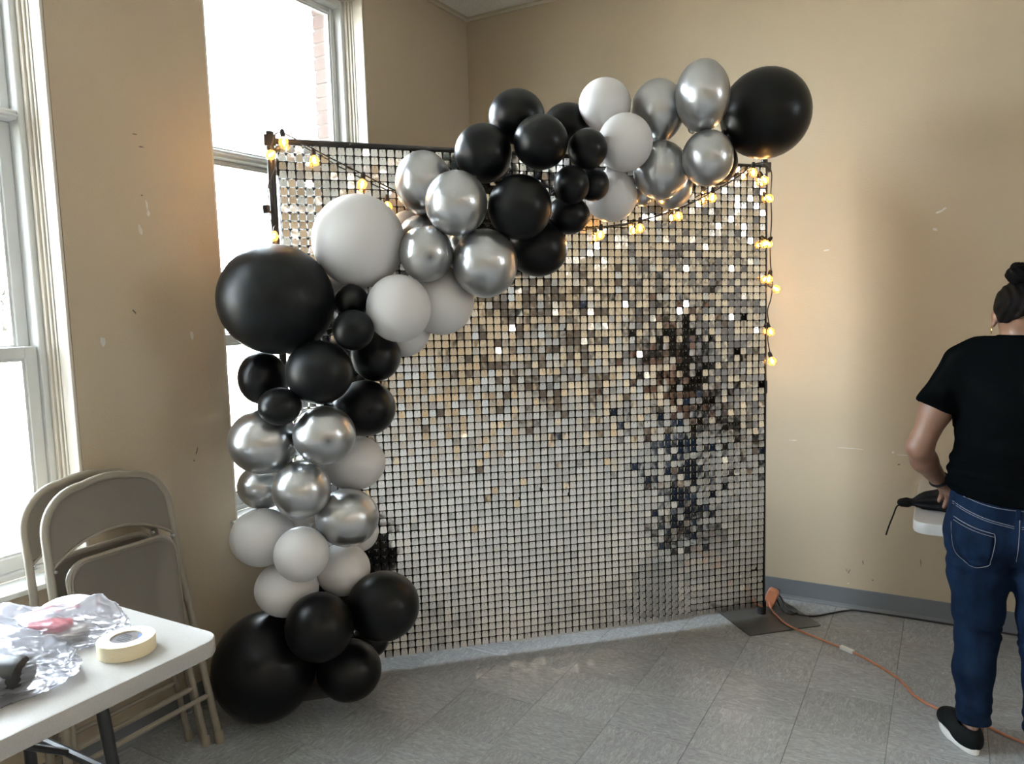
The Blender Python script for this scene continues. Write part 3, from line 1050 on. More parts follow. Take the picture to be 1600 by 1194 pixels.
# ================================================================== BALLOONS
# colour, centre x y z, horizontal radius, vertical radius, label
BALLOONS = [
    ('k', -2.237, 1.941, 0.204, 0.1934, 0.2044, 'huge black balloon resting on the floor at the foot of the garland'),
    ('k', -1.954, 1.955, 0.410, 0.1218, 0.1240, 'black balloon in front, overlapping the huge black one on the floor'),
    ('k', -1.839, 2.183, 0.426, 0.1348, 0.1312, 'black balloon at the bottom right of the garland, against the mirrored tiles'),
    ('k', -1.979, 2.126, 0.164, 0.1238, 0.1161, 'lowest small-cluster black balloon, right of the huge one, almost touching the floor'),
    ('k', -2.047, 2.338, 0.185, 0.0733, 0.0706, 'black balloon mostly hidden behind the bottom black cluster, near the tile hem'),
    ('k', -2.137, 2.224, 0.417, 0.0859, 0.0801, 'black balloon mostly hidden behind the lowest white balloons'),
    ('w', -2.225, 1.959, 0.708, 0.1194, 0.1089, 'leftmost white balloon, low on the garland, just below the window sill'),
    ('w', -2.258, 2.148, 0.715, 0.0888, 0.0908, 'white balloon tucked behind, between the lower silver and white balloons'),
    ('w', -2.017, 1.950, 0.675, 0.0986, 0.0998, 'front white balloon at the centre of the lower white cluster'),
    ('w', -2.153, 1.996, 0.507, 0.1188, 0.1055, 'lowest white balloon, sitting on top of the huge black floor balloon'),
    ('w', -2.023, 2.168, 0.546, 0.1048, 0.1018, 'white balloon right of the front white one, below the lowest silver balloon'),
    ('w', -2.059, 2.306, 0.657, 0.0816, 0.0843, 'white balloon mostly hidden behind the lowest silver balloon at right'),
    ('w', -2.018, 2.254, 0.953, 0.1235, 0.1079, 'white balloon beside the left silver cluster, against the mirrored tiles'),
    ('s', -2.172, 1.943, 1.081, 0.1251, 0.1195, 'leftmost silver balloon, wide, in front of the far window below black ones'),
    ('s', -1.943, 2.022, 1.106, 0.1122, 0.1060, 'silver balloon in front, directly under the black cluster of the left column'),
    ('s', -2.287, 2.032, 0.882, 0.0966, 0.0884, 'silver balloon half hidden behind, above the leftmost white balloon'),
    ('s', -2.026, 1.977, 0.908, 0.1055, 0.1061, 'front silver balloon in the middle of the lower silver cluster'),
    ('s', -1.940, 2.116, 0.777, 0.1175, 0.1089, 'lowest silver balloon on the right of the left column'),
    ('k', -2.118, 1.994, 1.598, 0.2061, 0.1984, 'huge black balloon with smeared shine at the left bend of the garland'),
    ('k', -1.909, 2.165, 1.584, 0.0623, 0.0610, 'smallest black balloon, between the huge black one and a white one'),
    ('k', -1.843, 2.090, 1.481, 0.0738, 0.0730, 'small black balloon with a dark crown dot, right of the huge black one'),
    ('k', -1.955, 2.026, 1.333, 0.1203, 0.1149, 'black balloon in front, right under the huge black one at the bend'),
    ('k', -2.216, 1.998, 1.309, 0.0885, 0.1003, 'black balloon at the left edge, in front of the window under the huge one'),
    ('k', -1.917, 2.298, 1.371, 0.0951, 0.0965, 'black balloon under the white balloons, partly behind the small black one'),
    ('k', -2.043, 1.912, 1.221, 0.0757, 0.0678, 'small black balloon overlapping the leftmost silver one'),
    ('k', -1.941, 2.245, 1.174, 0.1186, 0.1084, 'lower right black balloon of the left column, beside the upper silver one'),
    ('w', -1.921, 2.231, 1.809, 0.1712, 0.1717, 'largest white balloon, in front of the top left mirrored tiles'),
    ('w', -1.751, 2.238, 1.553, 0.1185, 0.1239, 'front white balloon beneath the largest white one'),
    ('w', -1.722, 2.472, 1.578, 0.1272, 0.1344, 'white balloon beneath the silver cluster, partly behind its white neighbour'),
    ('w', -1.888, 2.441, 1.467, 0.1049, 0.1083, 'white balloon whose lower edge peeks out below the front white balloon'),
    ('w', -1.895, 2.494, 1.886, 0.0563, 0.0556, 'tiny sliver of white balloon between the largest white and a silver one'),
    ('w', -2.063, 2.310, 1.665, 0.0819, 0.0831, 'white balloon hidden behind the largest white and the huge black balloons'),
    ('s', -1.760, 2.436, 2.029, 0.1097, 0.1211, 'uppermost silver balloon of the left silver cluster, below the dark top bar'),
    ('s', -1.570, 2.371, 1.929, 0.1142, 0.1183, 'front silver balloon in the centre of the left silver cluster'),
    ('s', -1.685, 2.332, 1.753, 0.0990, 0.1052, 'dull silver balloon with a dark crown spot, beside the largest white one'),
    ('s', -1.520, 2.477, 1.712, 0.1230, 0.1287, 'lowest and largest silver balloon of the left silver cluster'),
    ('s', -1.803, 2.460, 1.830, 0.0846, 0.0837, 'silver balloon half hidden behind the spotted dull silver one'),
    ('s', -1.694, 2.618, 1.812, 0.0669, 0.0659, 'silver balloon deep in the gap between three front silver balloons'),
    ('k', -1.549, 2.535, 2.131, 0.1093, 0.1094, 'leftmost black balloon of the upper black cluster, beside the top silver one'),
    ('k', -1.486, 2.690, 2.287, 0.1101, 0.1040, 'topmost black balloon of the upper black cluster'),
    ('k', -1.335, 2.599, 2.155, 0.1025, 0.1001, 'front black balloon in the upper middle of the black cluster'),
    ('k', -1.383, 2.933, 2.291, 0.0973, 0.0824, 'black balloon at the top right of the cluster, behind its neighbours'),
    ('k', -1.219, 2.764, 2.142, 0.0758, 0.0776, 'small black balloon overlapping the lower of two stacked white ones'),
    ('k', -1.399, 2.539, 1.916, 0.1195, 0.1211, 'big front black balloon at the centre of the upper black cluster'),
    ('k', -1.268, 2.718, 2.006, 0.0686, 0.0737, 'small black balloon in front, right of the central black one'),
    ('k', -1.241, 2.864, 2.023, 0.0634, 0.0666, 'small black balloon half hidden, against the lowest right white balloon'),
    ('k', -1.333, 2.822, 1.904, 0.0871, 0.0753, 'black balloon partly hidden beneath the small front black one'),
    ('k', -1.417, 2.715, 1.772, 0.1166, 0.1099, 'lowest black balloon of the upper cluster, against the mirrored tiles'),
    ('w', -1.217, 2.938, 2.344, 0.1044, 0.1013, 'topmost white balloon of the right white trio, against the tan wall'),
    ('w', -1.119, 2.903, 2.176, 0.1070, 0.1128, 'middle front white balloon of the right white trio'),
    ('w', -1.229, 3.021, 1.991, 0.1082, 0.1060, 'lowest white balloon of the right white trio, above the string lights'),
    ('s', -1.056, 3.115, 2.333, 0.1085, 0.1238, 'upper left silver balloon of the right silver cluster'),
    ('s', -0.854, 3.053, 2.347, 0.1042, 0.1357, 'topmost tall silver balloon beside the black end balloon'),
    ('s', -1.033, 3.081, 2.082, 0.1130, 0.1160, 'lower left silver balloon of the right silver cluster'),
    ('s', -0.836, 3.059, 2.107, 0.0999, 0.1086, 'lower right silver balloon of the right silver cluster'),
    ('s', -1.049, 3.271, 2.042, 0.0866, 0.0964, 'silver balloon with warm glow, peeking out below the right silver cluster'),
    ('s', -1.157, 3.205, 2.375, 0.0460, 0.0672, 'thin sliver of silver balloon behind the topmost right white one'),
    ('s', -1.145, 3.166, 2.009, 0.0458, 0.0530, 'small silver balloon glimpsed between the lowest right white and silver ones'),
    ('k', -0.695, 3.455, 2.335, 0.1862, 0.1876, 'huge black balloon at the upper right end of the garland'),
    ('k', -0.886, 3.356, 2.135, 0.0957, 0.0978, 'black balloon crescent behind the right silver cluster, near the corner bulb'),]
SPINE = [Vector(p) for p in ((-2.20, 2.10, 0.30), (-2.12, 2.14, 0.62), (-2.10, 2.14, 1.0), (-2.06, 2.16, 1.4), (-1.96, 2.3, 1.66), (-1.70, 2.5, 1.84),
                             (-1.5, 2.66, 1.98), (-1.3, 2.84, 2.12), (-1.12, 3.02, 2.2), (-0.95, 3.18, 2.22), (-0.75, 3.4, 2.3))]


def balloon_mesh(rx, ry, axis, squash, spot):
    """latex balloon: round crown, slight taper to the neck, rolled lip; axis points to the knot"""
    r0 = math.sqrt(rx * ry)
    z = -axis.normalized()
    x = z.orthogonal().normalized()
    y = z.cross(x)
    R = Matrix((x, y, z)).transposed()
    n, m = 40, 22
    prof = []
    for k in range(m + 1):
        t = PI * (1 - k / m)
        r, zz = math.sin(t), math.cos(t)
        if zz < 0:
            r *= 1 - 0.05 * zz * zz
            zz *= 1.05
        prof.append((r, zz))
    nr = 0.012 / r0
    prof = [(0.0, -1.05 - 0.030 / r0), (nr * 1.25, -1.05 - 0.028 / r0), (nr * 1.35, -1.05 - 0.022 / r0), (nr * 0.6, -1.05 - 0.016 / r0), (nr * 0.9, -1.05 - 0.006 / r0)] + prof[1:]
    prof[-1] = (0.0, 1.0)
    g = G().lathe(prof, n)
    H1 = rt.copy()
    H1.z = 0
    H1.normalize()
    D1 = Vector((-H1.y, H1.x, 0))
    out = []
    for p in g.v:
        q = R @ Vector(p)
        out.append(H1 * (q.dot(H1) * rx) + D1 * (q.dot(D1) * r0) + Vector((0, 0, q.z * ry)))
    crown = [max(0.0, min(1.0, (p[2] - 0.984) / 0.014)) for p in g.v] if spot else None
    g.v = out
    return g, crown


SPOTTED = ('dull silver balloon with a dark crown spot', 'silver balloon in front, directly under', 'small black balloon with a dark crown dot')
NAMES = {'k': ('black_balloon', 'b_k'), 'w': ('white_balloon', 'b_w'), 's': ('silver_balloon', 'b_s')}
GROUPS = {'k': 'black balloons of the garland', 'w': 'white balloons of the garland', 's': 'silver balloons of the garland'}
for (c, x, y, z, rx, ry, label) in BALLOONS:
    p = Vector((x, y, z))
    best, bd = None, 9
    for a, b in zip(SPINE[:-1], SPINE[1:]):
        t = max(0, min(1, (p - a).dot(b - a) / (b - a).length_squared))
        q = a + (b - a) * t
        if (q - p).length < bd:
            best, bd = q, (q - p).length
    ax = best - p
    if ax.length < 0.03:
        ax = Vector((-0.4, 0.6, 0.1))
    nm, mt = NAMES[c]
    spot = any(label.startswith(s) for s in SPOTTED)
    g, crown = balloon_mesh(rx, ry, ax, 1.0, spot)
    mat = M[mt]
    if label.startswith('huge black balloon with smeared') or label.startswith('black balloon in front, right under') or label.startswith('small black balloon with'):
        mat = M['b_kd']
    if spot and c == 's':
        mat = M['b_sd']
    o = obj(nm, g, mat, smooth=True, loc=p)
    if crown:
        at = o.data.attributes.new('crown', 'FLOAT', 'POINT')
        at.data.foreach_set('value', crown)
    tag(o, label, 'balloon', GROUPS[c])

# ================================================================== BACKDROP STAND AND SEQUIN WALL
TH = math.radians(43.5)
UX = Vector((math.cos(TH), math.sin(TH), 0))
NX = Vector((math.sin(TH), -math.cos(TH), 0))          # towards the camera
BP = Vector((-0.80, 3.70, 0))


def bw(s, z, o):
    return BP + UX * s + NX * o + Vector((0, 0, z))


stand = thing('backdrop_stand', 'black pipe stand with flat steel base plates holding the mirrored backdrop', 'stand', BP, (0, 0, TH))
# local: x along the backdrop, y away from the camera, z up
SL, SR, ZL, ZR = -2.135, 0.058, 2.262, 2.19
for s, zt in ((SL, ZL), (SR, ZR)):
    o = obj('post', G().tube([(s, 0, 0.006), (s, 0, zt)], 0.0155, 14), M['black_metal'], stand, smooth='angle')
    obj('collar', G().tube([(s, 0, 1.10), (s, 0, 1.16)], 0.0195, 14), M['black_metal'], o, smooth='angle')
    obj('base_plate', G().prism(rounded_rect(s - 0.19, s + 0.19, -0.205, 0.175, 0.012, 3), 0.0005, 0.006), M['plate'], stand)
    obj('base_socket', G().tube([(s, 0, 0.006), (s, 0, 0.07)], 0.021, 14), M['black_metal'], stand, smooth='angle')
obj('crossbar', G().tube([(SL - 0.02, -0.004, ZL - 0.036), (SR + 0.02, -0.004, ZR - 0.036)], 0.0125, 12), M['black_metal'], stand, smooth='angle')
for s, zt in ((SL, ZL), (SR, ZR)):
    obj('clamp', G().box(s - 0.022, s + 0.022, -0.022, 0.022, zt - 0.058, zt - 0.014), M['black_metal'], stand)
obj('lower_cord', G().tube([(SL, -0.03, 0.10), (-1.4, -0.022, 0.104), (-0.6, -0.022, 0.112), (SR, -0.02, 0.115)], 0.0022, 6), M['cord_black'], stand)

wallq = thing('sequin_wall', 'silver mirrored sequin wall of small square tiles hung on the black stand', 'backdrop', BP, (0, 0, TH))
NC, NR = 66, 66
S0, S1 = -2.108, 0.050
PX = (S1 - S0) / NC
tw, th_, rc = PX * 0.874 / 2, PX * 0.885, 0.0052
# tile outline (x,z), hook point at the origin
ol = []
for cx, cz, a0 in ((tw - rc, -th_ + 0.0035 + rc, -90), (tw - rc, 0.0035 - rc * 0.6, 0), (-tw + rc, 0.0035 - rc * 0.6, 90), (-tw + rc, -th_ + 0.0035 + rc, 180)):
    rr_ = rc if a0 in (-90, 180) else rc * 0.6
    for k in range(3):
        a = math.radians(a0 + 45 * k)
        ol.append((cx + rr_ * math.cos(a), cz + rr_ * math.sin(a)))
tg = G()
nn = len(ol)
tg.add([(x, -0.0004, z) for x, z in ol] + [(x, 0.0004, z) for x, z in ol],
       [tuple(range(nn)), tuple(range(2 * nn - 1, nn - 1, -1))] + [(i, nn + i, nn + (i + 1) % nn, (i + 1) % nn) for i in range(nn)])
tg.box(-0.0011, 0.0011, -0.0022, 0.0040, -0.0042, 0.0012, 1)
cols, rows = np.meshgrid(np.arange(NC), np.arange(NR), indexing='ij')
cols, rows = cols.ravel(), rows.ravel()
sx = S0 + (cols + 0.5) * PX
panel_dz = RNG.normal(0, 0.004, 8)
panel_ax = RNG.normal(0, 0.010, (8, 8))
panel_az = RNG.normal(0, 0.012, (8, 8))
pc, pr = cols // 9, rows // 9
ztop = 2.206 - (sx - S0) * 0.026
zbot = 0.045 + panel_dz[pc] * (1 - rows / NR)
pz = (ztop - zbot) / NR
zz = zbot + (rows + 1) * pz - 0.004
wob = 0.006 * np.sin(sx * 5.1 + 0.6) * (1 - rows / NR) + 0.003 * np.sin(zz * 7 + sx * 3)
amp = np.where(RNG.random(len(cols)) < 0.32, 0.100, 0.036)
calm = np.clip((rows / NR - 0.08) / 0.25, 0.5, 1.0)
ax_ = panel_ax[pc, pr] + RNG.normal(0, 1, len(cols)) * amp * calm + 0.004
az_ = panel_az[pc, pr] + RNG.normal(0, 1, len(cols)) * amp * calm * 0.9
yy = -0.030 + wob
# which tiles can be seen from the front, nearest first
cen = np.stack([BP.x + UX.x * sx - NX.x * yy, BP.y + UX.y * sx - NX.y * yy, zz - 0.012], 1)
eye = np.array([0, 0, CAM_H])
dv = cen - eye
dist = np.linalg.norm(dv, axis=1)
vis = np.ones(len(cols), bool)
for (c, x, y, z, rx, ry, label) in BALLOONS:
    b = np.array([x, y, z]) - eye
    t = (dv @ b) / (dist ** 2)
    near = np.linalg.norm(b - dv * t[:, None], axis=1)
    vis &= ~((near < max(rx, ry) * 1.04) & (t < 1))
order = np.argsort(np.where(vis, dist, 99))
single = set(order[:300].tolist())
proto = None
for i in order[:300]:
    if proto is None:
        o = obj('sequin_tile', tg, [M['mirror'], M['pin']], wallq)
        proto = o.data
    else:
        o = bpy.data.objects.new('sequin_tile', proto)
        COL.objects.link(o)
        o.parent = wallq
    o.location = (sx[i], yy[i], zz[i])
    o.rotation_euler = (ax_[i], 0, az_[i])
rest_i = np.array([i for i in range(len(cols)) if i not in single])
base = np.array(tg.v)
ca, sa, cb, sb = np.cos(ax_[rest_i]), np.sin(ax_[rest_i]), np.cos(az_[rest_i]), np.sin(az_[rest_i])
bx, by, bz = base[:, 0][None], base[:, 1][None], base[:, 2][None]
y1 = by * ca[:, None] - bz * sa[:, None]
z1 = by * sa[:, None] + bz * ca[:, None]
x2 = bx * cb[:, None] - y1 * sb[:, None]
y2 = bx * sb[:, None] + y1 * cb[:, None]
VV = np.stack([x2 + sx[rest_i][:, None], y2 + yy[rest_i][:, None], z1 + zz[rest_i][:, None]], -1).reshape(-1, 3)
me = bpy.data.meshes.new('sequin_field')
nv = len(base)
flen = [len(f) for f in tg.f]
floop = np.concatenate([np.array(f) for f in tg.f])
NT = len(rest_i)
loops = (floop[None, :] + (np.arange(NT) * nv)[:, None]).ravel().astype(np.int32)
lens = np.tile(np.array(flen), NT)
starts = np.concatenate([[0], np.cumsum(lens)[:-1]]).astype(np.int32)
me.vertices.add(len(VV))
me.vertices.foreach_set('co', VV.astype(np.float32).ravel())
me.loops.add(len(loops))
me.loops.foreach_set('vertex_index', loops)
me.polygons.add(len(lens))
me.polygons.foreach_set('loop_start', starts)
me.update(calc_edges=True)
me.validate()
me.polygons.foreach_set('use_smooth', [False] * len(me.polygons))
me.materials.append(M['mirror'])
me.materials.append(M['pin'])
me.polygons.foreach_set('material_index', np.tile(np.array(tg.m, dtype=np.int32), NT))
sf = bpy.data.objects.new('sequin_field', me)
COL.objects.link(sf)
sf.parent = wallq
tag(sf, kind='stuff')
# carrier grid behind the tiles, tinted dark for the shade in the gaps
g = G()
for c in range(NC + 1):
    s = S0 + c * PX
    g.box(s - 0.0070, s + 0.0070, -0.0215, -0.0205, 0.05, 2.206 - (s - S0) * 0.026)
for r in range(0, NR):
    za = 0.045 + (r + 1) * (2.206 - 0.045) / NR - 0.0060
    zb = 0.045 + (r + 1) * (2.150 - 0.045) / NR - 0.0060
    g.add([(S0, -0.0200, za), (S1, -0.0200, zb), (S1, -0.0200, zb + 0.011), (S0, -0.0200, za + 0.011),
           (S0, -0.0190, za), (S1, -0.0190, zb), (S1, -0.0190, zb + 0.011), (S0, -0.0190, za + 0.011)],
          [(0, 1, 2, 3), (7, 6, 5, 4), (0, 4, 5, 1), (3, 2, 6, 7)])
obj('carrier_grid', g, M['grid'], wallq)

# ================================================================== STRING LIGHTS
def bulb(parent, p, hang, i):
    """p: socket top (world); hang: direction the bulb points"""
    d = Vector(hang).normalized()
    q = d.to_track_quat('Z', 'Y').to_matrix()
    org = parent.location
    p = Vector(p) - org
    s = obj('socket', G().lathe([(0, -0.004), (0.006, -0.004), (0.008, 0.0), (0.0098, 0.006), (0.0098, 0.021), (0.0085, 0.024), (0, 0.024)], 12, p, q), M['cord_black'], parent, smooth='angle')
    prof = [(0.0078, 0.0225), (0.009, 0.027)]
    for k in range(1, 12):
        a = PI * (0.14 + 0.86 * k / 11)
        prof.append((0.0195 * math.sin(a) if k < 11 else 0.0, 0.0445 - 0.0205 * math.cos(a)))
    b = obj('bulb', G().lathe(prof, 16, p, q), M['bulb_glass'], parent, smooth=True)
    fl = [(0, 0.030), (0.0028, 0.032), (0.0050, 0.040), (0.0053, 0.046), (0.0032, 0.053), (0, 0.055)]
    obj('filament', G().lathe(fl, 10, p, q), M['filament'], b, smooth=True)


lights = thing('string_lights', 'black string-light cord with round warm bulbs swagged across the sequin wall', 'string lights', bw(-1.0, 1.9, 0.07))
cordp = [(-2.128, 2.20, 0.03), (-2.11, 2.243, 0.05), (-2.07, 2.238, 0.07), (-1.953, 2.175, 0.07), (-1.776, 2.086, 0.07), (-1.662, 2.029, 0.07), (-1.446, 1.940, 0.06), (-1.176, 1.882, 0.06),
         (-0.877, 1.876, 0.06), (-0.716, 1.886, 0.07), (-0.596, 1.905, 0.07), (-0.381, 1.969, 0.07), (-0.161, 2.075, 0.07), (-0.042, 2.152, 0.07), (0.03, 2.165, 0.05), (0.082, 2.13, 0.02),
         (0.07, 2.03, 0.035), (0.078, 1.92, 0.03), (0.074, 1.83, 0.03), (0.07, 1.72, 0.035), (0.082, 1.62, 0.035), (0.078, 1.55, 0.03), (0.06, 1.49, 0.03), (0.068, 1.41, 0.035), (0.062, 1.36, 0.03), (0.072, 1.29, 0.035)]
g = G().tube([tuple(p - lights.location) for p in spline([bw(*c) for c in cordp], 6)], 0.0028, 6)
obj('cord', g, M['cord_black'], lights, smooth=True)
# left branch down the post, with its plug
cl = [(-2.128, 2.20, 0.03), (-2.12, 2.12, 0.03), (-2.15, 2.05, 0.03), (-2.152, 2.0, 0.03), (-2.160, 1.975, 0.03)]
g = G().tube([tuple(p - lights.location) for p in spline([bw(*c) for c in cl], 5)], 0.0022, 6)
obj('cord', g, M['cord_black'], lights, smooth=True)
obj('plug', G().box(-0.012, 0.012, -0.008, 0.008, -0.016, 0.016), M['cord_black'], lights, loc=bw(-2.162, 1.957, 0.03) - lights.location)
cl = [(-2.150, 2.05, 0.03), (-2.138, 1.98, 0.026), (-2.152, 1.93, 0.024), (-2.14, 1.885, 0.03)]
g = G().tube([tuple(p - lights.location) for p in spline([bw(*c) for c in cl], 5)], 0.0022, 6)
obj('cord', g, M['cord_black'], lights, smooth=True)
swag = [(-2.081, 2.209, .07), (-1.969, 2.14, .07), (-1.788, 2.051, .07), (-1.69, 1.965, .055), (-1.604, 1.927, .055), (-0.782, 1.843, .07), (-0.596, 1.872, .07),
        (-0.412, 1.925, .07), (-0.246, 2.006, .07), (-0.042, 2.118, .07)]
for i, (s, z, o) in enumerate(swag):
    h = Vector((0.12 * math.sin(i * 2.1), 0.12 * math.cos(i * 1.7), -1)).normalized()
    bulb(lights, bw(s, z, o) - h * 0.044, h, i)
side = [(0.032, 2.09, .045, (0.5, 0.2, -0.8)), (0.056, 2.009, .045, (0.7, -0.1, -0.6)), (0.028, 1.80, .055, (-0.5, -0.5, -0.6)), (0.052, 1.802, .045, (0.6, 0.1, -0.7)),
        (0.052, 1.638, .05, (-0.1, -0.4, -0.8)), (0.100, 1.592, .04, (0.8, -0.1, -0.5)), (0.068, 1.393, .045, (0.4, -0.2, -0.9)), (0.078, 1.254, .045, (0.35, -0.2, -0.9)),
        (-2.133, 2.163, .05, (-0.3, -0.6, -0.6)), (-2.140, 1.849, .05, (0.0, -0.4, -0.9))]
for i, (s, z, o, h) in enumerate(side):
    h = Vector(h).normalized()
    bulb(lights, bw(s, z, o) - h * 0.044, h, i)

# ================================================================== CORDS ON THE FLOOR
op = [(-0.742, 3.825, 0.050), (-0.725, 3.79, 0.020), (-0.69, 3.735, 0.0125), (-0.614, 3.637, 0.0115), (-0.47, 3.56, 0.0065), (-0.327, 3.49, 0.0055), (-0.22, 3.405, 0.0055), (-0.143, 3.326, 0.0055),
      (-0.105, 3.262, 0.0055), (-0.07, 3.193, 0.0055), (-0.005, 3.135, 0.0055), (0.079, 3.112, 0.0055), (0.14, 3.088, 0.0055), (0.175, 3.065, 0.0055), (0.258, 3.015, 0.0055), (0.42, 2.96, 0.0055), (0.7, 2.93, 0.0055)]
ext = thing('extension_cord', 'orange extension cord snaking across the grey floor with a white tag', 'cord', (-0.742, 3.825, 0))
g = G().tube([tuple(Vector(p) - ext.location) for p in spline(op, 8)], 0.0048, 8)
obj('cord', g, M['cord_orange'], ext, smooth=True)
g = G().prism(rounded_rect(-0.027, 0.027, -0.048, 0.048, 0.016, 4), -0.018, 0.018, Matrix.Rotation(0.35, 4, 'Y') @ Matrix.Rotation(PI / 2, 4, 'X'))
o = bevel(obj('plug_block', g, M['cord_orange'], ext, smooth='angle', loc=(0.012, 0.006, 0.058)), 0.005, 2)
g = G().prism(rounded_rect(-0.032, 0.032, -0.010, 0.010, 0.003, 2), 0.0005, 0.0135, Matrix.Rotation(math.radians(-30), 4, 'Z'))
obj('tag', g, M['tag'], ext, loc=(-0.345 + 0.742, 3.499 - 3.825, 0))
bp_ = [(-0.718, 3.865, 0.075), (-0.69, 3.86, 0.055), (-0.655, 3.83, 0.015), (-0.60, 3.80, 0.006), (-0.531, 3.808, 0.006), (-0.454, 3.888, 0.006), (-0.40, 3.945, 0.006), (-0.348, 3.974, 0.006), (-0.18, 3.984, 0.006), (0.063, 3.985, 0.006), (0.5, 3.984, 0.006), (1.4, 3.984, 0.006)]
bc = thing('power_cable', 'black power cable running along the grey baseboard', 'cable', (-0.718, 3.865, 0))
obj('cable', G().tube([tuple(Vector(p) - bc.location) for p in spline(bp_, 8)], 0.0045, 8), M['cord_black'], bc, smooth=True)
obj('cable_loop', G().tube([tuple(Vector(p) - bc.location) for p in spline([(-0.715, 3.86, 0.05), (-0.69, 3.835, 0.02), (-0.665, 3.80, 0.0065), (-0.635, 3.785, 0.0065), (-0.60, 3.80, 0.013)], 6)], 0.0045, 8), M['cord_black'], bc, smooth=True)
bevel(obj('plug', G().box(-0.02, 0.02, -0.016, 0.016, -0.014, 0.014), M['cord_black'], bc, loc=(0.0, 0.0, 0.075)), 0.004, 2)

